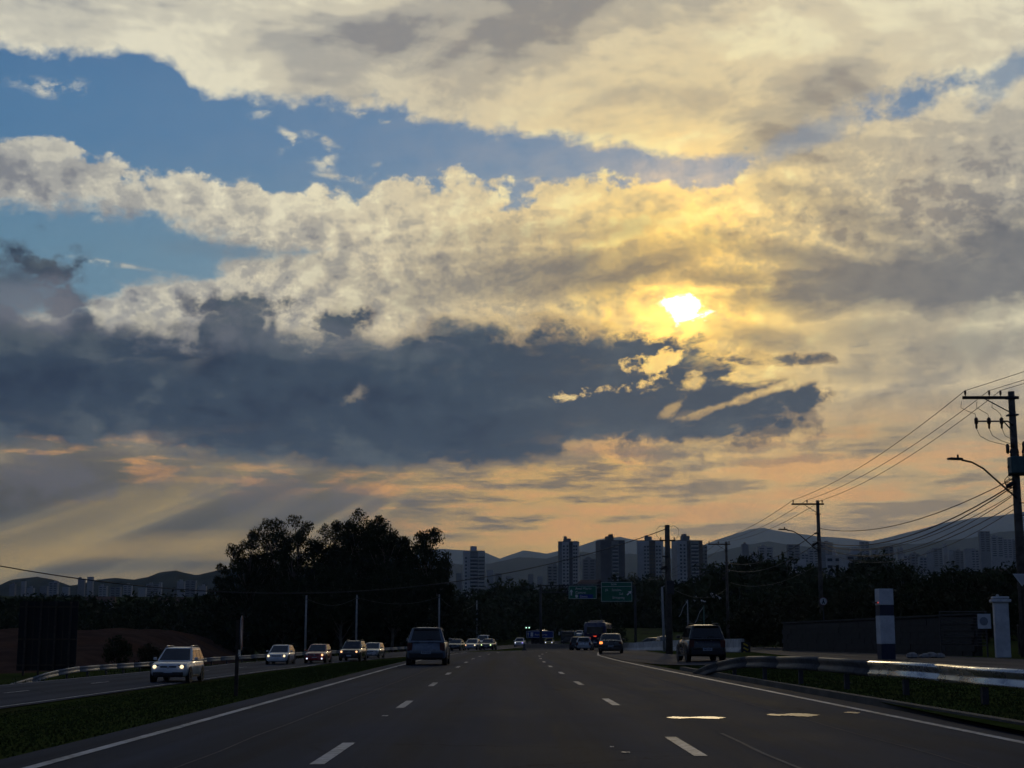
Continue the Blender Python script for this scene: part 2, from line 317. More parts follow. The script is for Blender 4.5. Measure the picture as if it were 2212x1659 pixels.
class MB:
    def __init__(s): s.v, s.f = [], []
    def add(s, vs, fs):
        k = len(s.v); s.v += [tuple(v) for v in vs]; s.f += [tuple(i + k for i in f) for f in fs]; return s
    def box(s, c, d, rz=0., M=None):
        c = Vector(c); x, y, z = d[0] / 2, d[1] / 2, d[2] / 2
        m = M or Matrix.Rotation(rz, 3, 'Z')
        vs = [c + m @ Vector((a * x, b * y, e * z)) for e in (-1, 1) for a, b in ((-1, -1), (1, -1), (1, 1), (-1, 1))]
        return s.add(vs, [(3, 2, 1, 0), (4, 5, 6, 7), (0, 1, 5, 4), (1, 2, 6, 5), (2, 3, 7, 6), (3, 0, 4, 7)])
    def bar(s, p0, p1, w, h=None):
        p0, p1 = Vector(p0), Vector(p1); d = p1 - p0
        q = d.to_track_quat('Y', 'Z').to_matrix()
        return s.box((p0 + p1) / 2, (w, d.length, h or w), M=q)
    def cyl(s, p0, p1, r0, r1=None, n=10, cap=True):
        p0, p1 = Vector(p0), Vector(p1); r1 = r0 if r1 is None else r1
        q = (p1 - p0).to_track_quat('Z', 'Y').to_matrix()
        a = [q @ Vector((math.cos(2 * math.pi * i / n), math.sin(2 * math.pi * i / n), 0)) for i in range(n)]
        vs = [p0 + x * r0 for x in a] + [p1 + x * r1 for x in a]
        fs = [(i, (i + 1) % n, n + (i + 1) % n, n + i) for i in range(n)]
        if cap: fs += [tuple(range(n - 1, -1, -1)), tuple(range(n, 2 * n))]
        return s.add(vs, fs)
    def tube(s, pts, r, n=6):
        pts = [Vector(p) for p in pts]; R_ = r if isinstance(r, (list, tuple)) else [r] * len(pts)
        vs = []; fs = []
        for i, p in enumerate(pts):
            t = (pts[min(i + 1, len(pts) - 1)] - pts[max(i - 1, 0)]).normalized()
            up = Vector((0, 0, 1)) if abs(t.z) < .95 else Vector((1, 0, 0))
            a = t.cross(up).normalized(); b = a.cross(t).normalized()
            vs += [p + (a * math.cos(2 * math.pi * k / n) + b * math.sin(2 * math.pi * k / n)) * R_[i] for k in range(n)]
        for i in range(len(pts) - 1):
            fs += [(i * n + k, i * n + (k + 1) % n, (i + 1) * n + (k + 1) % n, (i + 1) * n + k) for k in range(n)]
        fs += [tuple(range(n - 1, -1, -1)), tuple(range((len(pts) - 1) * n, len(pts) * n))]
        return s.add(vs, fs)
    def lathe(s, prof, n=16, M=None, off=(0, 0, 0)):
        """profile of (r, z), turned about z; M turns it, off moves it"""
        M = M or Matrix.Identity(3); off = Vector(off); vs = []; fs = []
        for r, z in prof: vs += [M @ Vector((r * math.cos(2 * math.pi * k / n), r * math.sin(2 * math.pi * k / n), z)) + off for k in range(n)]
        for i in range(len(prof) - 1):
            fs += [(i * n + k, i * n + (k + 1) % n, (i + 1) * n + (k + 1) % n, (i + 1) * n + k) for k in range(n)]
        fs += [tuple(range(n - 1, -1, -1)), tuple(range((len(prof) - 1) * n, len(prof) * n))]
        return s.add(vs, fs)
    def ring(s, r0, r1, t, n=24, M=None, off=(0, 0, 0)):
        M = M or Matrix.Identity(3); off = Vector(off); vs = []
        for r, z in ((r0, 0), (r1, 0), (r1, t), (r0, t)): vs += [M @ Vector((r * math.cos(2 * math.pi * k / n), r * math.sin(2 * math.pi * k / n), z)) + off for k in range(n)]
        return s.add(vs, [(i * n + k, i * n + (k + 1) % n, ((i + 1) % 4) * n + (k + 1) % n, ((i + 1) % 4) * n + k) for i in range(4) for k in range(n)])
    def prism(s, poly, y0, y1):
        """(x, z) outline pushed from y0 to y1"""
        n = len(poly); vs = [(x, y0, z) for x, z in poly] + [(x, y1, z) for x, z in poly]
        return s.add(vs, [tuple(range(n)), tuple(range(2 * n - 1, n - 1, -1))] + [(i, n + i, n + (i + 1) % n, (i + 1) % n) for i in range(n)])
    def mesh(s, name, m=None, smooth=False):
        me = bpy.data.meshes.new(name); me.from_pydata(s.v, [], s.f); me.update()
        if m: me.materials.append(m)
        if smooth: me.polygons.foreach_set('use_smooth', [True] * len(me.polygons))
        return me
    def build(s, name, m, parent=None, smooth=False, bevel=0., seg=2):
        o = bpy.data.objects.new(name, s.mesh(name, m, smooth)); COL.objects.link(o)
        if parent: o.parent = parent
        if bevel:
            md = o.modifiers.new('bevel', 'BEVEL'); md.width = bevel; md.segments = seg; md.limit_method = 'ANGLE'
            md.harden_normals = False
        return o
def tag(o, label=None, cat=None, group=None, kind=None):
    if label: o['label'] = label
    if cat: o['category'] = cat
    if group: o['group'] = group
    if kind: o['kind'] = kind
    return o
def thing(name, label, cat, loc=(0, 0, 0), rz=0., group=None):
    o = bpy.data.objects.new(name, None); COL.objects.link(o); o.location = loc; o.rotation_euler = (0, 0, rz)
    o.empty_display_size = .2
    return tag(o, label, cat, group)
def link_mesh(name, me, parent=None, loc=(0, 0, 0), rz=0., scale=None):
    o = bpy.data.objects.new(name, me); COL.objects.link(o)
    if parent: o.parent = parent
    o.location = loc; o.rotation_euler = (0, 0, rz)
    if scale: o.scale = scale
    return o
def copy_tree(o, parent=None):
    c = o.copy(); COL.objects.link(c)
    if parent: c.parent = parent
    for ch in o.children: copy_tree(ch, c)
    return c
def interp(t, tab):
    if t <= tab[0][0]: return tab[0][1]
    for (a, b), (c, d) in zip(tab, tab[1:]):
        if t <= c: return b + (d - b) * (t - a) / (c - a)
    return tab[-1][1]
def np_mesh(name, verts, quads, m, tris=False):
    me = bpy.data.meshes.new(name); k = 3 if tris else 4
    me.vertices.add(len(verts)); me.vertices.foreach_set('co', np.asarray(verts, np.float32).ravel())
    q = np.asarray(quads, np.int32); me.loops.add(q.size); me.loops.foreach_set('vertex_index', q.ravel())
    me.polygons.add(len(q)); me.polygons.foreach_set('loop_start', np.arange(0, q.size, k, dtype=np.int32))
    me.update(calc_edges=True); me.materials.append(m); return me
# ------------------------------------------------------------------ materials
def ground_mat(name, a, b, sc, rough=.9, bump=.4, c=None, sc2=.15):
    m = bpy.data.materials.new(name); m.use_nodes = True; N = NT(m.node_tree); p = m.node_tree.nodes['Principled BSDF']
    tc = N.n('ShaderNodeTexCoord'); o = E(N, tc.outputs['Object'])
    n1 = N.noise(o, sc, 6, .65); n2 = N.noise(o, sc2, 4, .55)
    k = N.mix(N.sstep(.35, .65, n1), a, b)
    if c: k = N.mix(N.sstep(.48, .66, n2) * .8, k, c)
    N.put(p.inputs['Base Color'], k); p.inputs['Roughness'].default_value = rough; p.inputs['Specular IOR Level'].default_value = .0
    bp = N.n('ShaderNodeBump'); bp.inputs['Strength'].default_value = bump; bp.inputs['Distance'].default_value = .05
    N.put(bp.inputs['Height'], N.noise(o, sc * 3, 4, .7)); N.put(p.inputs['Normal'], bp.outputs[0])
    return m
M_GROUND = ground_mat('turf', (.042, .056, .014), (.062, .078, .022), 1.6, c=(.062, .058, .026))
M_EARTH = ground_mat('bare_earth', (.060, .036, .027), (.095, .058, .044), .35, c=(.10, .05, .03), sc2=.05)
M_HILL = ground_mat('wooded_hill', (.022, .030, .022), (.038, .046, .032), .012, c=(.055, .052, .038), sc2=.0016)
def asphalt(name, base, streak=.35):
    m = bpy.data.materials.new(name); m.use_nodes = True; N = NT(m.node_tree); p = m.node_tree.nodes['Principled BSDF']
    tc = N.n('ShaderNodeTexCoord'); o = E(N, tc.outputs['Object']); x, y, z = N.sep(o)
    grain = N.noise(o, 38., 3, .7); blot = N.noise(o, .35, 5, .6)
    tr = N.noise(N.xyz(x * 1.25, y * .02, 0.), 1., 4, .6)              # wheel tracks, oil lines along the lanes
    patch = N.noise(N.xyz(x * .30, y * .05, 5.), 1., 3, .5)
    v = .70 + N.m('COSINE', x * 3.38) * .11 + grain * .30 + (blot - .5) * .8 + (tr - .5) * streak * 2 + N.sstep(.53, .58, patch) * .12
    vo = N.n('ShaderNodeTexVoronoi', feature='DISTANCE_TO_EDGE'); vo.inputs['Scale'].default_value = .22
    wob = N.n('ShaderNodeVectorMath', operation='MULTIPLY_ADD'); N.put(wob.inputs[0], N.xyz(blot, grain * .1 + N.noise(o, 2.2, 3, .6), 0.)); wob.inputs[1].default_value = (1.6, 1.6, 0); N.put(wob.inputs[2], o)
    N.put(vo.inputs['Vector'], wob.outputs[0])
    crack = N.sstep(.010, .002, E(N, vo.outputs['Distance'])) * N.sstep(.5, .6, N.noise(o, .11, 3, .5))
    v = v * (1 - crack * .55)
    k = N.mix(1.0, base, N.xyz(v, v, v), 'MULTIPLY')
    N.put(p.inputs['Base Color'], k); N.put(p.inputs['Roughness'], .80 + (tr - .5) * .25 + (blot - .5) * .2)
    p.inputs['Specular IOR Level'].default_value = .03
    bp = N.n('ShaderNodeBump'); bp.inputs['Strength'].default_value = .35; bp.inputs['Distance'].default_value = .012
    N.put(bp.inputs['Height'], grain + N.noise(o, 9., 3, .6) * .6); N.put(p.inputs['Normal'], bp.outputs[0])
    return m
M_ROAD = asphalt('asphalt', (.046, .054, .074), .9); M_ROAD2 = asphalt('worn_asphalt', (.062, .069, .088)); M_ROAD3 = asphalt('dusty_asphalt', (.11, .10, .095))
def paint_mat():
    m = bpy.data.materials.new('road_paint'); m.use_nodes = True; N = NT(m.node_tree); p = m.node_tree.nodes['Principled BSDF']
    tc = N.n('ShaderNodeTexCoord'); o = E(N, tc.outputs['Object'])
    w = N.sstep(.38, .60, N.noise(o, 7., 6, .72) * .6 + N.noise(o, .8, 3, .5) * .4)
    N.put(p.inputs['Base Color'], N.mix(w, (.12, .12, .13), (.46, .47, .50))); p.inputs['Roughness'].default_value = .6
    return m
M_PAINT = paint_mat()
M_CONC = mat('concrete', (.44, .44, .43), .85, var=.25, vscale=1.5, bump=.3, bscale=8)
M_POLE = mat('weathered_pole', (.10, .085, .07), .85, var=.35, vscale=3., bump=.3, bscale=12)
M_CPOLE = mat('pale_concrete_pole', (.36, .36, .36), .8, var=.2, vscale=2.)
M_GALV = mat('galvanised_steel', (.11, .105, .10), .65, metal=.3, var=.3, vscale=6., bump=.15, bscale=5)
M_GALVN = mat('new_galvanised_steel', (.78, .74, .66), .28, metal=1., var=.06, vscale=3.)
M_STEEL = mat('dark_steel', (.05, .05, .055), .6, metal=.4, var=.2)
M_WIRE = mat('cable_sheath', (.02, .02, .022), .6)
M_PORC = mat('brown_porcelain', (.06, .035, .025), .25)
M_WOOD = mat('dark_wood', (.05, .038, .028), .9, var=.4, vscale=5.)
M_LEAF = mat('gum_leaf', (.022, .032, .013), .8, var=.25, vscale=.6, spec=.12)
M_LEAF2 = mat('broad_leaf', (.024, .036, .012), .8, var=.25, vscale=.5, spec=.1)
M_LEAF3 = mat('dry_leaf', (.036, .036, .015), .8, var=.25, vscale=.5, spec=.1)
M_BARK = mat('pale_bark', (.12, .10, .08), .85, var=.4, vscale=1.2)
M_WHITE = mat('white_paint', (.50, .51, .53), .7, vscale=2.2, col2=(.68, .69, .70))
M_BLUE = mat('blue_paint', (.014, .02, .05), .5, var=.1)
M_GREEN = mat('sign_green', (.012, .15, .075), .45, var=.1)
M_SBLUE = mat('sign_blue', (.015, .05, .26), .45, var=.1)
M_LETTER = mat('sign_white', (.75, .77, .75), .5)
M_BLACK = mat('black', (.012, .012, .013), .5)
M_RED = mat('red_paint', (.45, .03, .025), .5)
M_YEL = mat('yellow_paint', (.6, .42, .03), .5)
# ------------------------------------------------------------------ terrain and roads
DX_MAIN = [(-60, .3), (0, .05), (20, 0), (60, -.32), (80, -.35), (100, -.1), (120, .9), (135, 2.8), (152, 5.4), (185, 9.9), (230, 17.3), (300, 31), (360, 44)]
DX_ONC = [(-60, 0), (100, 0), (120, .8), (145, 4.2), (165, 7.5), (200, 12.6), (245, 17.), (290, 21.5), (360, 29)]
ZB = [(-60, 0), (118, 0), (150, -.14), (180, -.33), (210, -.44), (250, -.48), (320, -.4), (380, 1.), (600, 9.), (900, 22.), (1300, 36.), (2000, 46.), (9000, 60.)]
def zb(y): return interp(y, ZB)
def zo(y): return interp(y, [(-60, 0), (112, 0), (150, .38), (190, .84), (250, .98), (345, 1.05)])   # the oncoming carriageway climbs back to our level
def zr(ref, y): return zb(y) + (zo(y) if ref == 'o' else .5 * zo(y) if ref == 'h' else 0.)
# cross profile: (name of the x reference, base x, z above zb)
PROF = [('f', -900, 2.), ('f', -220, -.5), ('f', -60, -2.2), ('o', -27, -1.6), ('o', -24.2, -1.15), ('o', -23.6, -.99), ('o', -15.4, -.97), ('o', -14.9, -1.0), ('h', -9.5, -.55), ('m', -6., -.10), ('m', -5.1, -.01),
        ('m', 6.45, -.01), ('m', 6.62, -.03), ('r', 7.4, .08), ('r', 9.5, .14), ('r', 13.2, .26), ('r', 19.4, .36), ('r', 24, .48), ('f', 46, 1.5), ('f', 120, 4.5), ('f', 300, 9.), ('f', 900, 16.)]
RX = [(-60, -1.5), (20, -1.2), (50, 0), (75, .6), (110, 3.), (150, 7.), (200, 13.), (260, 24), (360, 46)]
def px_(ref, x, y):
    if ref == 'm': return x + interp(y, DX_MAIN)
    if ref == 'o': return x + interp(y, DX_ONC)
    if ref == 'h': return x + .5 * (interp(y, DX_MAIN) + interp(y, DX_ONC))
    if ref == 'r': return x + interp(y, RX)
    return x + (interp(y, DX_MAIN) if abs(x) < 100 else 0)
def H(x, y):
    pts = [(px_(r, b, y), z + zr(r, y)) for r, b, z in PROF]
    return interp(x, pts)
ROWS = [-60, -30, -10, 0, 8, 14] + list(range(18, 130, 4)) + list(range(130, 260, 6)) + list(range(260, 400, 15)) + [430, 480, 540, 600, 700, 800, 900, 1050, 1300, 1600, 2000, 2600, 3400, 5000, 7900]
def ribbon(name, edges, m, rows, lift, parent=None, kind=None, thick=None, label=None):
    """edges: list of functions y -> (x, z); faces between neighbours"""
    vs = []; n = len(edges)
    for y in rows:
        for e in edges: x, z = e(y); vs.append((x, y, z + lift))
    fs = [(i * n + k, i * n + k + 1, (i + 1) * n + k + 1, (i + 1) * n + k) for i in range(len(rows) - 1) for k in range(n - 1)]
    b = MB(); b.add(vs, fs)
    o = b.build(name, m, parent)
    if kind: tag(o, label, None, None, kind)
    return o
def P(ref, x, z=None):
    return lambda y: (px_(ref, x, y), (H(px_(ref, x, y), y) if z is None else z + zr(ref, y)))
gm = MB(); n = len(PROF); vs = []
for y in ROWS:
    for r, b, z in PROF:
        x = px_(r, b, y)
        jit = 0.
        if abs(x) > 25 and 10 < y < 2000: jit = mnoise.noise(Vector((x * .05, y * .03, 0))) * .5
        vs.append((x, y, z + zr(r, y) + jit))
gm.add(vs, [(i * n + k, i * n + k + 1, (i + 1) * n + k + 1, (i + 1) * n + k) for i in range(len(ROWS) - 1) for k in range(n - 1)])
tag(gm.build('ground', M_GROUND), 'dark grassy ground on both sides of the highway', None, None, 'structure')
plain = MB(); S_ = 13500
plain.add([(-S_, -200, -4), (S_, -200, -4), (S_, 14400, -4), (-S_, 14400, -4)], [(0, 1, 2, 3)])
tag(plain.build('far_ground', M_HILL), 'flat land that carries on beyond the roadside', None, None, 'structure')
RR = [r for r in ROWS if r <= 345]
def fr(lo, hi, step=3): return [lo + (hi - lo) * i / max(1, int((hi - lo) / step)) for i in range(max(1, int((hi - lo) / step)) + 1)]
road = ribbon('highway', [P('m', -5.05, 0), P('m', -2., 0.0), P('m', 2., 0.0), P('m', 6.4, 0)], M_ROAD, [-60, -20] + fr(0, 345, 3), .012, None, 'structure', 'our asphalt carriageway with lane markings running ahead and bending right')
onc = ribbon('oncoming_carriageway', [P('o', -23.5, -.97), P('o', -19.5, -.93), P('o', -15.5, -.95)], M_ROAD2, [-60, -20] + fr(0, 345, 3), .014, None, 'structure', 'lower asphalt carriageway with the oncoming traffic')
serv = ribbon('service_road', [P('r', 13.3), P('r', 19.3)], M_ROAD3, [-60, -20] + fr(0, 240, 3), .016, None, 'structure', 'pale service road behind the right guardrail')
def ramp_in(y):  return interp(y, [(36, 13.0), (46, 10.9), (56, 8.4), (64, 7.0), (75, 6.1), (100, 6.2), (140, 6.3)])
def ramp_out(y): return interp(y, [(36, 13.8), (46, 13.5), (56, 12.8), (64, 11.9), (75, 10.9), (100, 10.2), (140, 9.2), (172, 6.5)])
def ramp_edge(t):
    def e(y):
        x = ramp_in(y) + (ramp_out(y) - ramp_in(y)) * t + interp(y, DX_MAIN); return (x, H(x, y))
    return e
ramp = ribbon('merge_lane', [ramp_edge(t / 6) for t in range(7)], M_ROAD2, fr(36, 171, 2), .045, None, 'structure', 'merge lane joining the highway from the right')
def mark(name, ref, x, w, y0, y1, parent, z=0., lift=.018, step=3):
    return ribbon(name, [P(ref, x - w / 2, z), P(ref, x + w / 2, z)], M_PAINT, fr(y0, y1, step), lift, parent)
mark('edge_line', 'm', -4.45, .13, -40, 330, road)
mark('edge_line', 'm', 5.82, .13, -40, 100, road)
ribbon('edge_line', [lambda y: (interp(y, [(100, 5.75), (140, 6.1), (175, 6.2), (300, 6.2)]) + interp(y, DX_MAIN), zb(y)), lambda y: (interp(y, [(100, 5.89), (140, 6.24), (175, 6.34), (300, 6.34)]) + interp(y, DX_MAIN), zb(y))], M_PAINT, fr(100, 300), .026, road)
for k in range(-2, 22):
    mark('lane_dash', 'm', -1.86, .14, 14.4 + 11.3 * k, 14.4 + 11.3 * k + 2.9, road, step=1)
    mark('lane_dash', 'm', 1.90, .14, 15.4 + 11.3 * k, 15.4 + 11.3 * k + 2.9, road, step=1)
mark('edge_line', 'o', -15.9, .12, -20, 330, onc, -.95, .022); mark('edge_line', 'o', -23.1, .12, -20, 330, onc, -.966, .022)
for k in range(26): mark('lane_dash', 'o', -19.5, .12, 10 + 12 * k, 13 + 12 * k, onc, -.93, .02, 1)
# pale paving joints in the near carriageway
M_SEAM = mat('joint_sealant', (.085, .083, .085), .85, var=.4, vscale=2.)
for x, w, a, b in ((2.62, .045, 9, 19), (-3.1, .02, 12, 60), (4.3, .018, 14, 70)):
    vs = []; ys = fr(a, b, .8)
    for y in ys:
        j = x + mnoise.noise(Vector((y * .35, x, 0))) * .05
        vs += [(j - w / 2, y, .0165), (j + w / 2, y, .0165)]
    q = MB(); q.add(vs, [(2 * i, 2 * i + 1, 2 * i + 3, 2 * i + 2) for i in range(len(ys) - 1)]); q.build('paving_joint', M_SEAM, road)
# three smooth sealed patches; tinted metal imitates the sun's glint on them
M_GLINT = mat('patch_glint_metal', (.15, .12, .08), .40, metal=1.0, vscale=14., col2=(.30, .24, .15))
def patch(px, py, wpx, hpx, seed):
    d = EYE / -(ray(px, py).z / ray(px, py).y); k = d / FPX
    cx = (px - 1106) * k; hw = wpx * k / 2; hl = hpx / 2 / 177. * d * .62 * (177. / (py - 1376))
    r_ = random.Random(seed); q = MB(); top = []; bot = []
    for i in range(41):
        t = i / 40; x = cx - hw + 2 * hw * t; e = min(1, min(t, 1 - t) * 6 + .06) * (.72 + .28 * math.sin(t * 9 + seed))
        top.append((x, d + hl * e * (.75 + .5 * r_.random()), .021)); bot.append((x, d - hl * e * (.75 + .5 * r_.random()), .021))
    q.add(bot + top, [(i, i + 1, 42 + i, 41 + i) for i in range(40)])
    return q.build('smooth_patch', M_GLINT, road)
patch(1495, 1553, 126, 8, 1); patch(1700, 1547, 112, 11, 2); patch(1824, 1542, 34, 6, 3); 
for a_ in ((1345, 1629, 20, 5, 5), (1316, 1617, 9, 4, 6), (838, 1549, 14, 4, 7)): patch(*a_).data.materials[0] = M_PAINT
# kerb and gutter on the right, mottled dark along its whole length
def kerb(name, ref, x, w, h, rows, m, label):
    vs = []
    for y in rows:
        c = px_(ref, x, y); z0 = zb(y) - .03
        vs += [(c - w / 2, y, z0), (c - w / 2 + .03, y, z0 + h), (c + w / 2, y, z0 + h), (c + w / 2, y, z0)]
    q = MB(); q.add(vs, [(4 * i + k, 4 * i + k + 1, 4 * i + k + 5, 4 * i + k + 4) for i in range(len(rows) - 1) for k in range(3)] + [(0, 1, 2, 3)[::-1], tuple(4 * (len(rows) - 1) + k for k in range(4))])
    return tag(q.build(name, m), label, None, None, 'structure')
kerb('kerb', 'm', 6.6, .2, .15, [-40, -10] + fr(0, 56, 2), mat('kerb_concrete', (.06, .056, .05), .9, var=.4, vscale=1.), 'low dark concrete kerb between the highway and the right verge')
# bare earth bank on the left
def heightfield(name, x0, x1, y0, y1, nx, ny, fn, m, label):
    vs = []; fs = []
    for j in range(ny):
        for i in range(nx):
            x = x0 + (x1 - x0) * i / (nx - 1); y = y0 + (y1 - y0) * j / (ny - 1); vs.append((x, y, fn(x, y)))
    for j in range(ny - 1):
        for i in range(nx - 1): k = j * nx + i; fs.append((k, k + 1, k + nx + 1, k + nx))
    q = MB(); q.add(vs, fs); o = q.build(name, m, None, True); return tag(o, label, None, None, 'structure')
def bank(x, y):
    t = max(0., min(1., (y - 130) / 75)); t = t * t * (3 - 2 * t)
    e = max(0., min(1., (-31 - x - (y - 130) * .07) / 14)); e = e * e * (3 - 2 * e)
    return -2.3 + t * e * (4.4 + .8 * mnoise.noise(Vector((x * .05, y * .05, 3)))) + .45 * mnoise.noise(Vector((x * .16, y * .12, 0))) * e - (1 - e) * .6
heightfield('earth_bank', -120, -26, 128, 240, 60, 46, bank, M_EARTH, 'bare reddish earth bank rising behind the left guardrail')
def slope_fn(x, y):
    t = max(0., min(1., (y - 206) / 44)); e = max(0., min(1., (x - 13.5) / 3.)) * max(0., min(1., (34 - x) / 5.))
    return zb(y) + .15 + 3.0 * t * e + .12 * mnoise.noise(Vector((x * .3, y * .3, 0)))
heightfield('grass_slope', 13, 36, 204, 256, 24, 40, slope_fn, ground_mat('pale_turf', (.075, .085, .03), (.11, .12, .045), .8, c=(.06, .05, .03)), 'lighter grassy slope right of the bus')
# hills
def ridge(name, pts, Y, depth, label, seed, rough=6., step=10):
    """a ridge line given by picture points at distance Y; the hill falls away to both sides of it"""
    xs = list(range(pts[0][0], pts[-1][0] + 1, step)); rows = 9; vs = []
    for j in range(rows):
        t = j / (rows - 1) * 2 - 1                              # -1 front foot .. 0 crest .. 1 back foot
        for px in xs:
            py = interp(px, pts); c = at(px, py, Y)
            yy = Y + t * depth; n_ = mnoise.fractal(Vector((c.x * .004 + seed, yy * .004, seed)), 1., 2., 4)
            f_ = (1 - abs(t)) ** 1.15
            h = -4 + (c.z + 4) * f_ + n_ * rough * (1.6 - 1.2 * abs(t)) * (.25 if t == 0 else 1.)
            if t == 0: h += mnoise.noise(Vector((c.x * .05, seed, 0))) * rough * .12
            vs.append((c.x * (1 + t * depth / Y * .3), yy, h))
    nx = len(xs); fs = [(j * nx + i, j * nx + i + 1, (j + 1) * nx + i + 1, (j + 1) * nx + i) for j in range(rows - 1) for i in range(nx - 1)]
    q = MB(); q.add(vs, fs); return tag(q.build(name, M_HILL, None, True), label, None, None, 'structure')
ridge('hill', [(-500,1300),(-120,1285),(0,1263),(25,1252),(80,1246),(120,1254),(150,1265),(175,1262),(205,1252),(250,1248),(290,1252),(320,1246),(345,1236),(380,1232),(400,1238),(425,1243),(455,1236),(500,1228),(560,1222),(640,1230),(760,1240),(900,1250),(980,1262),(1050,1275),(1200,1290),(1500,1300)], 3000, 480, 'dark blue rounded hills along the left horizon', 3.)
ridge('hill', [(560,1290),(700,1250),(850,1222),(960,1214),(1010,1222),(1060,1216),(1120,1203),(1180,1206),(1215,1197),(1260,1192),(1300,1200),(1360,1196),(1430,1202),(1480,1212),(1560,1190),(1620,1176),(1660,1170),(1700,1177),(1760,1182),(1850,1180),(1920,1172),(1980,1176),(2040,1166),(2100,1160),(2160,1148),(2212,1146),(2350,1150),(2700,1190)], 6200, 900, 'blue-grey middle range of hills behind the towers', 7., 10.)
ridge('hill', [(700,1240),(850,1205),(950,1186),(1000,1188),(1050,1194),(1080,1206),(1130,1188),(1180,1196),(1240,1184),(1290,1166),(1340,1160),(1400,1172),(1460,1188),(1520,1176),(1570,1158),(1620,1143),(1650,1140),(1700,1150),(1760,1158),(1820,1162),(1880,1170),(1960,1150),(2040,1130),(2100,1120),(2160,1113),(2212,1106),(2350,1095),(2600,1120),(2900,1200)], 12600, 1500, 'pale hazy far mountains along the right horizon', 11., 14.)
# ------------------------------------------------------------------ vehicles
M_GLASS = mat('tinted_glass', (.012, .014, .017), .05, spec=.6)
M_TYRE = mat('tyre_rubber', (.014, .014, .014), .85)
M_RIM = mat('alloy_rim', (.35, .35, .36), .3, metal=.9)
M_TRIM = mat('black_plastic', (.016, .016, .017), .6)
M_TAILOFF = mat('tail_lens', (.07, .006, .006), .2)
M_TAILON = mat('lit_tail_lamp', (.5, .02, .01), .3, emit=(1., .08, .03), estr=1.6)
M_TAILORG = mat('lit_orange_lamp', (.5, .1, .02), .3, emit=(1., .26, .06), estr=2.2)
M_HLW = mat('lit_warm_headlamp', (.8, .7, .5), .3, emit=(1., .80, .48), estr=1.5)
M_HLO = mat('lit_orange_headlamp', (.8, .5, .3), .3, emit=(1., .52, .24), estr=1.6)
M_HLC = mat('lit_cool_headlamp', (.7, .7, .9), .3, emit=(.80, .82, 1.), estr=1.6)
M_HLV = mat('lit_violet_headlamp', (.5, .4, .9), .3, emit=(.42, .34, 1.), estr=1.8)
M_HLG = mat('lit_greenish_headlamp', (.7, .9, .5), .3, emit=(.75, 1., .45), estr=2.)
M_HLOFF = mat('clear_headlamp', (.35, .36, .38), .12)
M_PLATE = mat('number_plate', (.45, .5, .56), .5)
M_PLATEINK = mat('plate_ink', (.03, .03, .06), .5)
M_CHROME = mat('chrome', (.6, .6, .6), .12, metal=1.)
def car_paint(n, c, metal=0.): return mat('car_paint_' + n, c, .28, metal=metal, coat=.7, var=.03, vscale=1.)
PW = car_paint('white', (.62, .64, .66)); PS = car_paint('silver', (.34, .36, .38), .5); PB = car_paint('black', (.012, .012, .014)); PRED = car_paint('red', (.34, .02, .025))
PG = car_paint('grey', (.05, .055, .065), .3); PNV = car_paint('blue_grey', (.13, .16, .20), .1); PTAN = car_paint('dark_brown', (.035, .03, .026), .2); PYE = car_paint('yellow', (.5, .34, .02))
_wheel = {}
def wheel_meshes(r):
    k = round(r, 2)
    if k not in _wheel:
        Mx = Matrix.Rotation(math.pi / 2, 3, 'Y')
        t = MB().lathe([(r * .62, -.095), (r * .92, -.105), (r, -.07), (r, .07), (r * .92, .105), (r * .62, .095)], 20, Mx).mesh('tyre', M_TYRE, True)
        h = MB().lathe([(r * .16, -.10), (r * .55, -.085), (r * .63, -.097), (r * .63, .097), (r * .55, .085), (r * .16, .10)], 14, Mx)
        for a in range(5):
            c = 2 * math.pi * a / 5
            h.bar((.100, 0, 0), (.100, math.cos(c) * r * .58, math.sin(c) * r * .58), .05, .02); h.bar((-.100, 0, 0), (-.100, math.cos(c) * r * .58, math.sin(c) * r * .58), .05, .02)
        _wheel[k] = (t, h.mesh('rim', M_RIM))
    return _wheel[k]
SHAPES = {  # belt, hood and deck heights as shares of H; greenhouse base rear/front and roof rear/front as shares of L
    'suv':   dict(belt=.60, hood=.58, deck=.60, rb=.015, fb=.70, rt=.075, ft=.50, deck_end=0., ins=.14, gc=.115),
    'hatch': dict(belt=.60, hood=.56, deck=.60, rb=.02, fb=.74, rt=.11, ft=.50, deck_end=0., ins=.135, gc=.11),
    'sedan': dict(belt=.62, hood=.58, deck=.66, rb=.13, fb=.73, rt=.27, ft=.53, deck_end=.16, ins=.12, gc=.10),
    'pickup': dict(belt=.60, hood=.60, deck=.60, rb=.34, fb=.74, rt=.37, ft=.58, deck_end=.34, ins=.09, gc=.13),
}
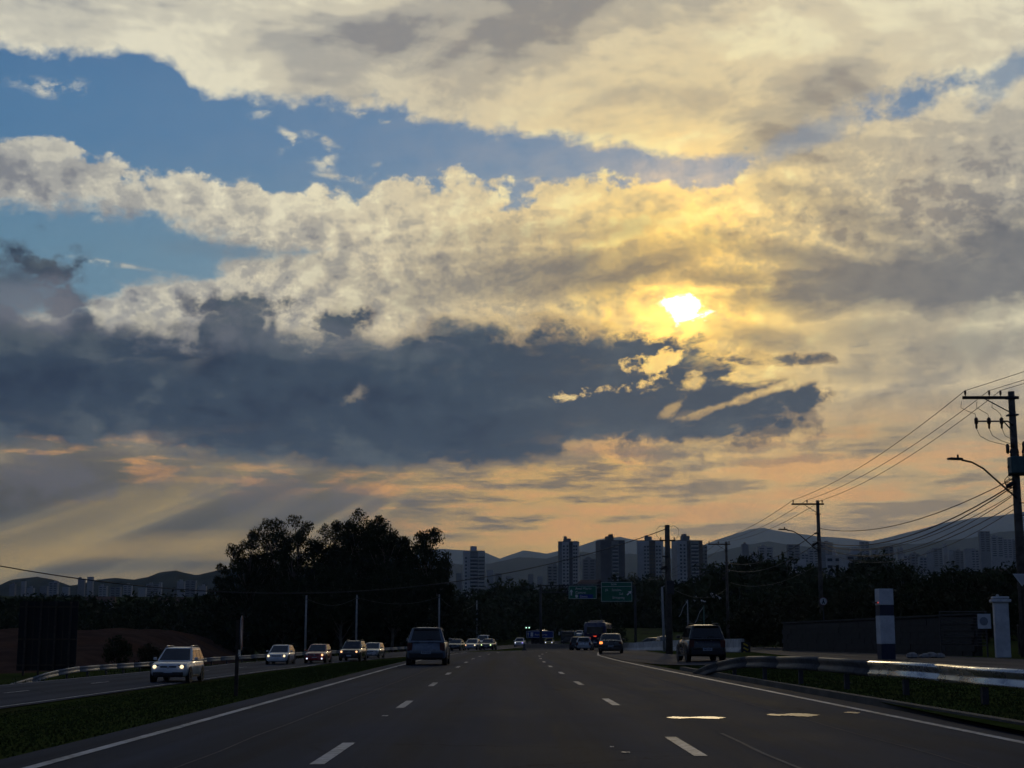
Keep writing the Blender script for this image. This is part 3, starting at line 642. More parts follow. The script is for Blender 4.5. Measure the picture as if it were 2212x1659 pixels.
def make_car(name, label, cat, loc, rz, shape, L, W, Hh, paint, group='vehicles on the highway', head=None, tail=None, tail2=None, head2=None, rails=False, plate=True, spoiler=False, antenna=False, fog=None, roofbar=None, two_tone=False, detail=True, wheel_r=.33):
    t = thing(name, label, cat, loc, rz, group); s = SHAPES[shape]; w = W / 2
    Y = lambda f: (f - .5) * L
    gc = .20 if shape != 'suv' else .24
    belt, hood, deck = s['belt'] * Hh, s['hood'] * Hh, s['deck'] * Hh
    st = [(0., .80, gc + .22, deck * .70), (.012, .90, gc + .06, deck * .90), (.05, .955, gc, deck if s['deck_end'] else belt), (.14, .99, gc - .02, deck if s['deck_end'] else belt), (max(.2, s['deck_end'] + .02), 1., gc - .02, belt), (.5, 1., gc - .02, belt),
          (s['fb'] - .02, .995, gc - .02, belt), (s['fb'] + .02, .985, gc - .02, max(hood, belt * .985)), (.88, .95, gc, hood * .965), (.955, .90, gc + .02, hood * .90), (.985, .83, gc + .05, hood * .80), (1., .72, gc + .18, hood * .62)]
    vs = []; n = 0
    for f, k, b, z in st:
        ww = w * k; mid = b + (z - b) * .55
        half = [(ww * .80, b), (ww * .95, b + .07), (ww, b + .2 if b + .2 < mid else mid - .02), (ww * 1.0, mid), (ww * .975, z - .07), (ww * .90, z - .012), (ww * .5, z + .02)]
        ring = [(x, Y(f), zz) for x, zz in half] + [(-x, Y(f), zz) for x, zz in reversed(half)]; n = len(ring); vs += ring
    m = MB(); fs = [(i * n + k, (i + 1) * n + k, (i + 1) * n + (k + 1) % n, i * n + (k + 1) % n) for i in range(len(st) - 1) for k in range(n)]
    m.add(vs, fs + [tuple(range(n)), tuple(range(len(st) * n - 1, (len(st) - 1) * n - 1, -1))])
    body = m.build('body', paint, t, True)
    # greenhouse
    wb, wt = w * .945, w * (1 - s['ins'] * 2.0)
    B = [(-wb, Y(s['rb']), belt - .03), (wb, Y(s['rb']), belt - .03), (wb * .985, Y(s['fb']), belt - .03), (-wb * .985, Y(s['fb']), belt - .03)]
    zr = Hh - .02
    T = [(-wt, Y(s['rt']), zr - .035), (wt, Y(s['rt']), zr - .035), (wt, Y(s['ft']), zr - .03), (-wt, Y(s['ft']), zr - .03)]
    ym = Y((s['rt'] + s['ft']) / 2)
    g = MB(); g.add(B + T, [(0, 1, 5, 4), (1, 2, 6, 5), (2, 3, 7, 6), (3, 0, 4, 7), (3, 2, 1, 0)])
    g.add([T[0], T[1], T[2], T[3], (-wt * .6, ym, zr + .02), (wt * .6, ym, zr + .02), (-wt * .6, Y(s['rt'] + .03), zr - .002), (wt * .6, Y(s['rt'] + .03), zr - .002), (-wt * .6, Y(s['ft'] - .03), zr - .002), (wt * .6, Y(s['ft'] - .03), zr - .002)],
          [(0, 1, 7, 6), (1, 5, 7), (1, 2, 5), (2, 9, 5), (2, 3, 8, 9), (3, 4, 8), (3, 0, 4), (0, 6, 4), (6, 7, 5, 4), (4, 5, 9, 8)])
    roof = g.build('cabin', paint, t, False, .075, 4)
    V = [Vector(p) for p in B + T]
    def panel(nm, q, a0, a1, b0, b1, off=.016, mt=M_GLASS, par=t):
        p = [V[i] for i in q]; nn = (p[1] - p[0]).cross(p[3] - p[0]).normalized()
        def bl(a, b): return p[0].lerp(p[1], a).lerp(p[3].lerp(p[2], a), b)
        f_ = [bl(a0, b0), bl(a1, b0), bl(a1, b1), bl(a0, b1)]
        q_ = MB(); q_.add([x + nn * off for x in f_] + [x - nn * .02 for x in f_], [(0, 1, 2, 3), (0, 4, 5, 1), (1, 5, 6, 2), (2, 6, 7, 3), (3, 7, 4, 0)])
        return q_.build(nm, mt, par, False, .012, 1)
    panel('rear_window', (0, 1, 5, 4), .085, .915, .16, .88)
    panel('windscreen', (2, 3, 7, 6), .06, .94, .10, .93)
    for q, fl in (((1, 2, 6, 5), False), ((3, 0, 4, 7), True)):
        cuts = [(.06, .30), (.335, .62), (.655, .93)] if shape in ('suv', 'hatch') else ([(.10, .46), (.50, .92)])
        for a, b in cuts: panel('side_window', q, (1 - b) if fl else a, (1 - a) if fl else b, .16, .86)
    # wheels and arches
    tm, rm = wheel_meshes(wheel_r)
    for fy in (.185, .815):
        for sx in (-1, 1):
            a = MB().lathe([(wheel_r + .07, -.02), (wheel_r + .07, .02)], 18, Matrix.Rotation(math.pi / 2, 3, 'Y'), (sx * (w * 1.0 - .012), Y(fy), wheel_r + .01)); a.build('wheel_arch', M_TRIM, t)
            wh = link_mesh('wheel', tm, t, (sx * (w - .10), Y(fy), wheel_r)); link_mesh('rim', rm, wh)
    # bumpers, sills
    MB().box((0, Y(.012), gc + .17), (W * .84, .12, .26)).build('rear_bumper', M_TRIM if shape == 'suv' or two_tone else paint, t, False, .05, 2)
    MB().box((0, Y(.985), gc + .15), (W * .78, .16, .22)).build('front_bumper', M_TRIM if shape == 'suv' else paint, t, False, .05, 2)
    for sx in (-1, 1): MB().box((sx * (w * .955), 0, gc + .03), (.05, L * .50, .09)).build('sill', M_TRIM, t)
    # lamps
    hz, tz = hood * .80, deck * .80
    for sx in (-1, 1):
        hm = (head2 if sx > 0 and head2 else head) or M_HLOFF
        h = MB().lathe([(.062, 0), (.084, .02), (.09, .06), (.08, .16)], 12, Matrix.Rotation(math.pi / 2, 3, 'X') , (sx * w * .70, Y(1.0) + .0, hz * .96)); h.build('headlight', hm, t, True)
        MB().box((sx * w * .66, Y(.972), hz * .97), (w * .34, .12, .15)).build('headlight_housing', M_HLOFF if head is None else M_TRIM, t, False, .03, 2)
        if fog: MB().lathe([(.02, 0), (.06, .01), (.06, .06)], 10, Matrix.Rotation(math.pi / 2, 3, 'X'), (sx * w * .68, Y(.985) + .10, gc + .17)).build('fog_light', fog, t)
        tl = tail if sx < 0 else (tail2 or tail)
        tb = MB(); hgt = .34 if shape in ('suv', 'hatch') else .17
        tb.box((sx * w * .80, Y(.0) + .045, tz), (w * .26, .10, hgt)); tb.build('tail_light', tl or M_TAILOFF, t, False, .03, 2)
    gr = MB().box((0, Y(.985), hood * .72), (W * .42, .07, .16)); gr.build('grille', M_TRIM, t, False, .02, 1)
    em = MB().lathe([(.05, 0), (.06, .012), (.02, .02)], 10, Matrix.Rotation(-math.pi / 2, 3, 'X'), (0, Y(.985) + .035, hood * .73)); em.build('emblem', M_CHROME, t)
    if plate:
        pl = MB().box((0, Y(0) - .012, deck * .56), (.40, .012, .13)); p_ = pl.build('number_plate', M_PLATE, t)
        ik = MB()
        for i in range(7): ik.box((-.145 + i * .048 + (.01 if i > 2 else 0), Y(0) - .0195, deck * .56 - .012), (.03, .002, .065))
        ik.box((0, Y(0) - .0195, deck * .56 + .048), (.38, .002, .022)); ik.build('plate_lettering', M_PLATEINK, p_)
        MB().box((0, Y(1.) + .008, gc + .20), (.40, .012, .12)).build('number_plate', M_PLATE, t)
    for sx in (-1, 1):
        mi = MB().box((sx * (w + .07), Y(s['fb'] - .07), belt + .10), (.17, .10, .13)); mi.build('wing_mirror', paint if not two_tone else M_TRIM, t, False, .03, 2)
        if detail:
            for f in (.36, .56): MB().box((sx * (w * 1.0 + .005), Y(f), belt - .16), (.02, .16, .03)).build('door_handle', paint, t)
    if rails:
        for sx in (-1, 1):
            q = MB(); x = sx * (wt - .07); z = Hh
            q.tube([(x, Y(s['rt'] + .03), z - .04), (x, Y(s['rt'] + .06), z + .05), (x, Y(s['ft'] - .05), z + .05), (x, Y(s['ft'] - .01), z - .03)], .024, 6); q.build('roof_rail', M_CHROME if rails == 2 else M_TRIM, t, True)
    if spoiler: MB().box((0, Y(s['rt']) - .05, Hh - .055), (wt * 1.75, .22, .045)).build('spoiler', paint, t, False, .02, 2)
    if antenna: MB().add([(-.02, Y(.14), Hh - .02), (.02, Y(.14), Hh - .02), (0, Y(.10), Hh + .09), (0, Y(.16), Hh - .02)], [(0, 1, 2), (1, 3, 2), (3, 0, 2)]).build('antenna_fin', M_TRIM, t)
    if roofbar: MB().box((0, Y(.3), Hh + .03), (wt * 1.5, .05, .03)).build('roof_bar', roofbar, t)
    if detail:
        MB().bar((-.02, Y(s['rb']) - .01 + .03, belt + .10), (.34, Y(s['rb']) + .015 + .03, belt + .14), .02).build('rear_wiper', M_TRIM, t)
    return t
def car_at(px, Y, kind, **kw):
    x = (px - 1106) / (FPX * ray(px, 1400).y) * Y
    z = {'m': zb(Y) + .016, 'o': zb(Y) + zo(Y) - .945 + .018, 't': H(x, Y) + .05}[kind]
    return (x, Y, z)
def dirm(tab, y): return -math.atan2(interp(y + 8, tab) - interp(y - 8, tab), 16)
make_car('sport_utility_car', 'dark blue-grey car seen from behind in the left lane, the nearest car ahead', 'car', car_at(926, 66.5, 'm'), dirm(DX_MAIN, 66), 'suv', 4.35, 1.74, 1.62, PNV, spoiler=True, antenna=True, two_tone=False)
make_car('sport_utility_car', 'black hatchback with roof rails seen from behind beside the right guardrail end', 'car', car_at(1513, 67.5, 't'), .03, 'suv', 4.0, 1.70, 1.60, PB, rails=1, spoiler=True)
make_car('sedan_car', 'small black sedan with one orange rear lamp lit, just behind the bus', 'car', car_at(1320, 111, 't'), dirm(DX_MAIN, 118), 'sedan', 4.2, 1.74, 1.46, PTAN, tail=M_TAILORG, tail2=M_TAILOFF)
make_car('sport_utility_car', 'white car with roof rails and both headlights lit, nearest of the oncoming cars', 'car', car_at(386, 74, 'o'), math.pi, 'suv', 4.33, 1.86, 1.66, PW, head=M_HLW, rails=2)
make_car('hatchback_car', 'white oncoming hatchback with bright headlights, second from the left', 'car', car_at(607, 118, 'o'), math.pi - .02, 'hatch', 4.1, 1.75, 1.50, PW, head=M_HLW)
make_car('hatchback_car', 'dark red oncoming car with one orange headlight and two violet fog lamps', 'car', car_at(688, 122, 'o'), math.pi - .03, 'hatch', 4.0, 1.75, 1.52, PRED, head=M_HLO, head2=M_HLOFF, fog=M_HLC)
make_car('sport_utility_car', 'dark tall oncoming car with orange headlights between the red car and a white car', 'car', car_at(763, 131, 'o'), math.pi - .06, 'suv', 4.5, 1.86, 1.72, PTAN, head=M_HLO, rails=1)
make_car('hatchback_car', 'pale blue-white oncoming car close behind the dark tall one, lamps off', 'car', car_at(806, 142, 'o'), math.pi - .08, 'hatch', 4.0, 1.72, 1.46, PS)
make_car('sedan_car', 'dark car half hidden by the nearest car ahead, only its pale window edge showing', 'car', car_at(985, 190, 'o'), math.pi - .15, 'sedan', 4.3, 1.76, 1.46, PB)
make_car('hatchback_car', 'silver oncoming car with warm headlights right of the nearest car ahead', 'car', car_at(1021, 200, 'o'), math.pi - .14, 'hatch', 4.0, 1.74, 1.48, PS, head=M_HLW, head2=M_HLO)
make_car('sedan_car', 'dark oncoming car with greenish headlights beside the silver one', 'car', car_at(1055, 204, 'o'), math.pi - .14, 'sedan', 4.4, 1.78, 1.48, PG, head=M_HLG)
make_car('delivery_van', 'pale van partly hidden behind the silver and dark oncoming cars', 'van', car_at(1044, 222, 'o'), math.pi - .12, 'suv', 4.8, 1.9, 2.0, PW)
make_car('hatchback_car', 'white oncoming car with white and violet headlights before the concrete barrier', 'car', car_at(1123, 262, 'o'), math.pi - .10, 'hatch', 4.0, 1.76, 1.52, PW, head=M_HLV, head2=M_HLC)
make_car('hatchback_car', 'dark car just left of the bus, seen from behind', 'car', car_at(1250, 168, 'm'), dirm(DX_MAIN, 176), 'hatch', 4.1, 1.74, 1.5, PB)
make_car('hatchback_car', 'pale blue car squeezed between the dark car and the bus', 'car', car_at(1264, 164, 'm'), dirm(DX_MAIN, 172), 'hatch', 3.9, 1.70, 1.46, PS)
make_car('hatchback_car', 'tiny white car far off above the dark car beside the bus', 'car', (car_at(1252, 330, 'm')[0], 330, 1.2), dirm(DX_MAIN, 320) + math.pi, 'hatch', 4., 1.74, 1.5, PW)
make_car('hatchback_car', 'small yellow car with one bright headlight left of the dark truck', 'car', car_at(1187, 285, 'm'), math.pi - .1, 'hatch', 3.9, 1.7, 1.48, PYE, head=M_HLC)
make_car('hatchback_car', 'dark car roof showing above the concrete barrier left of the grey lamp post', 'car', car_at(1404, 182, 't'), .9, 'hatch', 4.0, 1.74, 1.46, PG)
make_car('hatchback_car', 'dark car with bright white headlights at the foot of the thick pole', 'car', car_at(1436, 176, 't'), math.pi + .05, 'hatch', 4.0, 1.74, 1.5, PB, head=M_HLC)
# bus (seen from behind, in the right lane)
def make_bus(name, label, loc, rz, L, W, Hh, paint, lit=False):
    t = thing(name, label, 'bus', loc, rz, 'vehicles on the highway'); w = W / 2
    m = MB(); st = [(-L / 2, .93, .97), (-L / 2 + .18, .99, 1.), (-L / 2 + .8, 1., 1.), (L / 2 - .6, 1., 1.), (L / 2 - .12, .98, .995), (L / 2, .92, .95)]; n = 0; vs = []
    for y, k, h in st:
        ring = [(w * k * .93, .42), (w * k, .62), (w * k, Hh * h * .62), (w * k * .985, Hh * h - .30), (w * k * .90, Hh * h - .08), (w * k * .55, Hh * h)]
        ring = [(x, y, z) for x, z in ring] + [(-x, y, z) for x, z in reversed(ring)]; n = len(ring); vs += ring
    m.add(vs, [(i * n + k, (i + 1) * n + k, (i + 1) * n + (k + 1) % n, i * n + (k + 1) % n) for i in range(len(st) - 1) for k in range(n)] + [tuple(range(n)), tuple(range(len(st) * n - 1, (len(st) - 1) * n - 1, -1))])
    m.build('body', paint, t, True)
    MB().box((0, -L / 2 + .02, Hh * .70), (W * .74, .08, Hh * .26)).build('rear_window', M_GLASS, t, False, .05, 2)
    MB().box((0, L / 2 - .02, Hh * .62), (W * .84, .08, Hh * .38)).build('windscreen', M_GLASS, t, False, .05, 2)
    for sx in (-1, 1):
        for i in range(6): MB().box((sx * (w - .005), -L / 2 + 1.4 + i * (L - 2.6) / 5, Hh * .66), (.03, (L - 2.6) / 5 * .84, Hh * .24)).build('side_window', M_GLASS, t, False, .03, 1)
        MB().box((sx * w * .86, -L / 2 - .0, 1.05), (.16, .10, .42)).build('tail_light', M_TAILON if sx < 0 else M_TAILOFF, t, False, .03, 2)
        MB().lathe([(.03, 0), (.11, .01), (.12, .06)], 12, Matrix.Rotation(math.pi / 2, 3, 'X'), (sx * w * .74, L / 2 - .02, .85)).build('headlight', M_HLOFF, t)
        mi = MB(); mi.tube([(sx * w * .95, L / 2 - .1, Hh * .86), (sx * (w + .25), L / 2 + .15, Hh * .84), (sx * (w + .28), L / 2 + .15, Hh * .7)], .025, 6); mi.box((sx * (w + .28), L / 2 + .15, Hh * .64), (.18, .10, .36)); mi.build('wing_mirror', M_TRIM, t)
        for fy in (-.30, .33):
            tm, rm = wheel_meshes(.48); a = MB().lathe([(.60, -.02), (.60, .02)], 18, Matrix.Rotation(math.pi / 2, 3, 'Y'), (sx * (w - .005), fy * L, .50)); a.build('wheel_arch', M_TRIM, t)
            wh = link_mesh('wheel', tm, t, (sx * (w - .14), fy * L, .48)); link_mesh('rim', rm, wh)
    MB().box((0, -L / 2 - .0, .55), (W * .92, .14, .30)).build('rear_bumper', M_TRIM, t, False, .04, 2)
    MB().box((0, L / 2, .55), (W * .90, .14, .30)).build('front_bumper', M_TRIM, t, False, .04, 2)
    MB().box((0, -L / 2 - .0, Hh * .50), (.34, .06, .05)).build('brake_lamp', M_TAILON, t)
    MB().box((0, -L / 2 - .03, .88), (.40, .02, .13)).build('number_plate', M_PLATE, t)
    MB().box((0, -L * .1, Hh + .08), (W * .6, 2.0, .22)).build('roof_unit', paint, t, False, .06, 2)
    if lit:
        s_ = MB().box((-.25, L / 2 + .03, Hh * .90), (1.3, .05, .22)); s_.build('destination_sign', mat('lit_blue_display', (.2, .25, .6), .4, emit=(.45, .55, 1.), estr=1.6), t)
    return t
PBUS = car_paint('bus_blue', (.022, .024, .075))
make_bus('bus', 'dark blue bus seen from behind with a red lamp lit on its left', car_at(1293, 172, 'm'), dirm(DX_MAIN, 178), 9.5, 2.5, 3.15, PBUS)
make_bus('bus', 'dark far-off bus facing us with a lit blue sign under the blue road sign', car_at(1167, 300, 'm'), math.pi - .15, 9.0, 2.5, 3.0, PB, True)
# far truck with pale mirrors
tk = thing('truck', 'far dark truck with pale mirrors and a green body', 'truck', car_at(1228, 275, 'm'), math.pi - .12, 'vehicles on the highway')
MB().box((0, 2.3, 1.7), (2.3, 1.8, 2.1)).build('cab', PG, tk, False, .15, 3); MB().box((0, 3.18, 2.15), (2.0, .06, .8)).build('windscreen', M_GLASS, tk, False, .04, 1)
MB().box((0, -1.2, 1.75), (2.4, 4.8, 2.0)).build('cargo_body', car_paint('green', (.015, .07, .045)), tk, False, .05, 2)
MB().box((0, 3.2, .75), (2.2, .15, .35)).build('front_bumper', M_TRIM, tk, False, .03, 1)
for sx in (-1, 1):
    MB().box((sx * 1.42, 3.05, 2.3), (.22, .12, .62)).build('wing_mirror', PW, tk, False, .03, 1)
    MB().lathe([(.03, 0), (.11, .01), (.12, .06)], 10, Matrix.Rotation(math.pi / 2, 3, 'X'), (sx * .85, 3.26, .95)).build('headlight', M_HLOFF, tk)
    for y in (-2.6, 2.2):
        tm, rm = wheel_meshes(.45); wh = link_mesh('wheel', tm, tk, (sx * 1.05, y, .45)); link_mesh('rim', rm, wh)
# ------------------------------------------------------------------ guardrails
def rail_profile(h):   # W-beam: (offset across, z)
    return [(0., h - .31), (.05, h - .29), (.055, h - .245), (.0, h - .175), (.0, h - .135), (.055, h - .065), (.05, h - .02), (0., h)]
def guardrail(name, label, path, side, group, bright=None, cut=4.0, end_start=True, m=M_GALV):
    """path: list of (x, y, top height above the ground); beam pieces of 4 m and posts"""
    t = thing(name, label, 'guardrail', (path[0][0], path[0][1], H(path[0][0], path[0][1])), 0, group); o0 = Vector(t.location)
    P2 = [Vector((x, y, H(x, y) + h)) for x, y, h in path]
    d = [0]; 
    for a, b in zip(P2, P2[1:]): d.append(d[-1] + (b - a).length)
    def pt(s):
        for i in range(len(d) - 1):
            if s <= d[i + 1] + 1e-6: return P2[i].lerp(P2[i + 1], (s - d[i]) / (d[i + 1] - d[i]))
        return P2[-1]
    s = 0; i = 0
    while s < d[-1] - .3:
        e = min(s + cut, d[-1]); a, b, mid = pt(s), pt(min(e + .12, d[-1])), pt((s + e) / 2)
        q = MB(); vs = []
        pts = [a, mid, b]
        for k, p in enumerate(pts):
            tg = (pts[min(k + 1, 2)] - pts[max(k - 1, 0)]); tg.z = 0; tg.normalize(); nrm = Vector((-tg.y, tg.x, 0)) * side
            sink = mnoise.noise(Vector((p.x, p.y, 1.))) * .02
            vs += [p + nrm * (u_ + (.004 if i % 2 else 0)) + Vector((0, 0, z_ + sink)) for u_, z_ in rail_profile(0.)]
        n_ = 8; q.add(vs, [(j * n_ + k, j * n_ + k + 1, (j + 1) * n_ + k + 1, (j + 1) * n_ + k) for j in range(2) for k in range(n_ - 1)])
        q.v = [tuple(Vector(v) - o0) for v in q.v]
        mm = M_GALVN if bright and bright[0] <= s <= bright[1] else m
        o = q.build('beam', mm, t, True); so = o.modifiers.new('thick', 'SOLIDIFY'); so.thickness = .006
        p = pt((s + e) / 2); gz = H(p.x, p.y)
        if p.z - gz > .3:
            tg = (b - a); nrm = Vector((-tg.y, tg.x, 0)).normalized() * side
            pb = MB(); c = p - nrm * .07 - o0; pb.box((c.x, c.y, (gz - .05 + p.z - .02) / 2 - o0.z), (.10, .12, p.z - gz + .03)); pb.build('post', M_STEEL, t)
        s = e; i += 1
    return t
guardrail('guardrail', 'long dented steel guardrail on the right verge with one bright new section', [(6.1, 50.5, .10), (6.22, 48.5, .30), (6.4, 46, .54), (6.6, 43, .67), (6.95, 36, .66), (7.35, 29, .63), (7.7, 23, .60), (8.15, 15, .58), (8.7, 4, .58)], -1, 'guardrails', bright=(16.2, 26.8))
gl = [(-24.6, 73, .10), (-24.5, 76, .3), (-24.4, 80, .62), (-24.4, 85, .76)] + [(-24.4 + interp(y, DX_ONC), y, .76) for y in range(90, 262, 6)]
guardrail('guardrail', 'long pale guardrail along the far side of the oncoming carriageway', gl, -1, 'guardrails', m=mat('pale_galvanised_steel', (.30, .30, .30), .6, metal=.15, var=.25, vscale=4.))
# ------------------------------------------------------------------ concrete barriers
def barrier(name, label, pts, h, group, m=M_CONC):
    t = thing(name, label, 'barrier', (pts[0][0], pts[0][1], 0), 0, group); o0 = Vector(t.location)
    for (x0, y0), (x1, y1) in zip(pts, pts[1:]):
        a = Vector((x0, y0, H(x0, y0))); b = Vector((x1, y1, H(x1, y1))); n_ = Vector((-(b - a).y, (b - a).x, 0)).normalized()
        b = a + (b - a) * .996
        pr = [(-.30, 0), (-.28, .08), (-.12, .30), (-.08, h), (.08, h), (.12, .30), (.28, .08), (.30, 0)]
        q = MB(); q.add([p + n_ * u_ + Vector((0, 0, z_)) - o0 for p in (a, b) for u_, z_ in pr], [(k, k + 1, 9 + k, 8 + k) for k in range(7)] + [(7, 6, 5, 4, 3, 2, 1, 0), tuple(range(8, 16))]); q.build('segment', m, t)
    return t
bp = [(14.9, 97), (14.5, 101)] + [(14.4 - (y - 101) * .02, y) for y in range(107, 200, 6)]
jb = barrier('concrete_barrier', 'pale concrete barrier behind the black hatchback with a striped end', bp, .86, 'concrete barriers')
ch = MB(); 
for k in range(3): ch.box((.20 + .0, -.14 - .02, .2 + k * .26), (.34, .02, .10), M=Matrix.Rotation(R(28), 3, 'Y'))
MB().box((.15, -.13, .50), (.60, .03, .80)).build('marker_board', M_BLACK, jb); ch.v = [(x - .05, y, z) for x, y, z in ch.v]; ch.build('yellow_stripe', M_YEL, jb)
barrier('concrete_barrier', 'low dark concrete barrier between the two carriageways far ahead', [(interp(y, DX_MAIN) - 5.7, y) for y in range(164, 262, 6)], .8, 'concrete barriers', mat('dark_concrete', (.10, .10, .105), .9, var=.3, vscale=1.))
# ------------------------------------------------------------------ utility poles and wires
def pole_base(x, y): return Vector((x, y, H(x, y)))
def util_pole(name, label, x, y, top, rz, arm=True, lamp=True, cutouts=False, clutter=1, r=.17, cat='utility pole', group='utility poles', armlen=2.35, armoff=-.75, lean=0.):
    b = pole_base(x, y); t = thing(name, label, cat, b, rz, group); h = top - b.z
    lx = lean * h
    MB().cyl((0, 0, -.3), (lx, 0, h), r * 1.25, r * .8, 12).build('pole', M_POLE, t, True)
    if arm:
        c = MB().box((armoff, -.14 * 1.0, h - .28), (armlen, .10, .12)); ca = c.build('crossarm', M_WOOD, t)
        for px in (armoff - armlen / 2 + .12, armoff - .05, armoff + armlen / 2 - (.75 if cutouts else .12)):
            MB().lathe([(.018, -.12), (.02, 0), (.055, .02), (.035, .05), (.06, .08), (.04, .11), (.05, .14), (.03, .19)], 10, None, (px, -.14, h - .16)).build('insulator', M_PORC, t, True)
        MB().bar((armoff - .25, -.15, h - .33), (-.05, -.15, h - .95), .03, .04).build('arm_brace', M_STEEL, t)
        for z in (h - .28, h - 1.0): MB().box((0, 0, z), (r * 2.4, r * 2.4, .06)).build('pole_band', M_STEEL, t)
    if cutouts:
        MB().tube([(-.05, -.15, h - 1.45), (-.25, -.15, h - 1.28), (-1.62, -.15, h - 1.28)], .035, 6).build('bracket', M_STEEL, t, True)
        MB().bar((-.05, -.15, h - 1.75), (-.42, -.15, h - 1.30), .04).build('bracket_brace', M_STEEL, t)
        for k, px in enumerate((-1.58, -1.05, -.52)):
            MB().lathe([(.02, -.34), (.05, -.30), (.045, -.16), (.085, -.10), (.07, 0), (.09, .06), (.04, .14)], 10, None, (px, -.15, h - 1.26)).build('fuse_cutout', M_PORC, t, True)
            MB().tube([(px, -.15, h - 1.13), (px - .02, -.15, h - .98), (px - .35 + .1 * k, -.16, h - .85), (px - .62 + .12 * k, -.17, h - .7), (px - .58 + .12 * k, -.17, h - .45)], .012, 5).build('jumper_wire', M_WIRE, t)
            MB().tube([(px, -.15, h - 1.6), (px + .12, -.16, h - 1.9), (px + .5, -.18, h - 2.12), (px + 1.0 - .25 * k * .5, -.2, h - 2.25), (-.1, -.22, h - 2.4)], .012, 5).build('jumper_wire', M_WIRE, t)
        tx = MB().box((.12, -.32, h - 3.15), (.95, .55, .72)); tx.build('transformer', mat('transformer_green', (.05, .10, .10), .5, var=.2), t, False, .05, 2)
        for px in (-.28, .0, .22, .42):
            MB().lathe([(.03, 0), (.06, .05), (.035, .1), (.06, .16), (.03, .3)], 8, None, (px + .02, -.34, h - 2.78)).build('bushing', M_PORC, t, True)
        for px, z in ((-.38, h - 2.45), (.30, h - 2.35), (-.16, h - 2.2)): MB().lathe([(.03, -.22), (.075, -.16), (.075, .14), (.03, .2)], 8, None, (px, -.3, z)).build('surge_arrester', M_PORC, t, True)
        MB().box((.1, -.26, h - 3.55), (1.0, .06, .07)).build('transformer_bracket', M_STEEL, t)
    if lamp:
        z0 = lamp
        pts = [(-.05, -.12, z0), (-.8, -.3, z0 + .62), (-1.5, -.5, z0 + 1.2), (-2.0, -.62, z0 + 1.45), (-2.45, -.75, z0 + 1.52)]
        MB().tube(pts, .04, 8).build('lamp_arm', M_STEEL, t, True)
        lu = MB().box((-2.75, -.84, z0 + 1.56), (.62, .26, .09), .27); lu.build('lamp_head', M_STEEL, t, False, .03, 2)
        MB().cyl((-2.62, -.80, z0 + 1.6), (-2.62, -.80, z0 + 1.74), .045, .04, 8).build('photocell', M_BLACK, t)
    if clutter:
        rr = random.Random(int(x * 10)); zc = (lamp or h * .6) + .35
        for k in range(5):
            a = [(-.12 + rr.uniform(-.05, .05), -.2, zc + rr.uniform(-.2, .5))]
            for j in range(7): a.append((a[0][0] - .18 + .22 * math.cos(j * .95 + k), -.2 + rr.uniform(-.04, .04), a[0][2] + .2 * math.sin(j * .95 + k) + rr.uniform(-.04, .04)))
            MB().tube(a, .016, 5).build('coiled_cable', M_WIRE, t)
        MB().box((-.18, -.22, zc + .95), (.42, .12, .10)).build('cable_clamp', M_STEEL, t)
        MB().lathe([(.03, 0), (.09, .05), (.09, .42), (.03, .48)], 8, Matrix.Rotation(R(60), 3, 'Y'), (-.5, -.2, zc + .1)).build('splice_box', M_BLACK, t, True)
    return t
UP1 = (21.0, 61.5); UP2 = (22.3, 108.); UP3 = (22.6, 157.)
z1 = at(2193, 846, 61.5).z; z2 = at(1767, 1081, 108).z; z3 = at(1567, 1170, 157).z
util_pole('utility_pole', 'big utility pole at the right edge with crossarm, transformer and lamp arm', *UP1, z1, 0., cutouts=True, lamp=z1 - 11.2 + 6.3, r=.17, armlen=2.35, armoff=-.92)
util_pole('utility_pole', 'second utility pole with crossarm and lamp arm above the dark wall', *UP2, z2, 0., lamp=6.95, r=.15)
util_pole('utility_pole', 'third smaller utility pole with crossarm left of the second', *UP3, z3, 0., lamp=False, r=.15, clutter=1)
zt = at(1442, 1134, 100).z
tp = util_pole('utility_pole', 'thick dark pole without crossarm in front of the fifth tower block', at(1444, 1300, 100).x, 100, zt, 0., arm=False, lamp=False, clutter=1, r=.20)
hT = zt - H(at(1444, 1300, 100).x, 100)
MB().box((0, -.1, hT - 1.05), (1.05, .09, .10)).build('crossarm', M_WOOD, tp)
for sx in (-1, 1):
    MB().tube([(sx * .1, -.15, hT - .15), (sx * .45, -.15, hT - .05), (sx * .75, -.15, hT - .3), (sx * .72, -.15, hT - .75), (sx * .5, -.15, hT - 1.0)], .014, 5).build('jumper_wire', M_WIRE, tp)
    MB().lathe([(.02, 0), (.05, .03), (.03, .08), (.05, .12), (.02, .18)], 8, None, (sx * .45, -.1, hT - 1.0)).build('insulator', M_PORC, tp)
MB().box((.1, -.3, hT - 4.2), (.5, .4, .9)).build('cable_box', M_STEEL, tp, False, .03, 1)
def wire(name, label, p0, p1, sag, r=.012, group='overhead wires', n=18, m=M_WIRE):
    p0, p1 = Vector(p0), Vector(p1); pts = []
    for i in range(n + 1):
        t_ = i / n; p = p0.lerp(p1, t_); p.z -= sag * 4 * t_ * (1 - t_); pts.append(p)
    o0 = p0.copy(); q = MB().tube([p - o0 for p in pts], r, 5); o = q.build(name, m, None, True); o.location = o0
    return tag(o, label, 'wire', group)
def arm_pts(U, z, armlen=2.35, armoff=-.75, cut=False):
    return [(U[0] + armoff - armlen / 2 + .12, U[1] - .14, z + .02), (U[0] + armoff - .05, U[1] - .14, z + .02), (U[0] + armoff + armlen / 2 - (.75 if cut else .12), U[1] - .14, z + .02)]
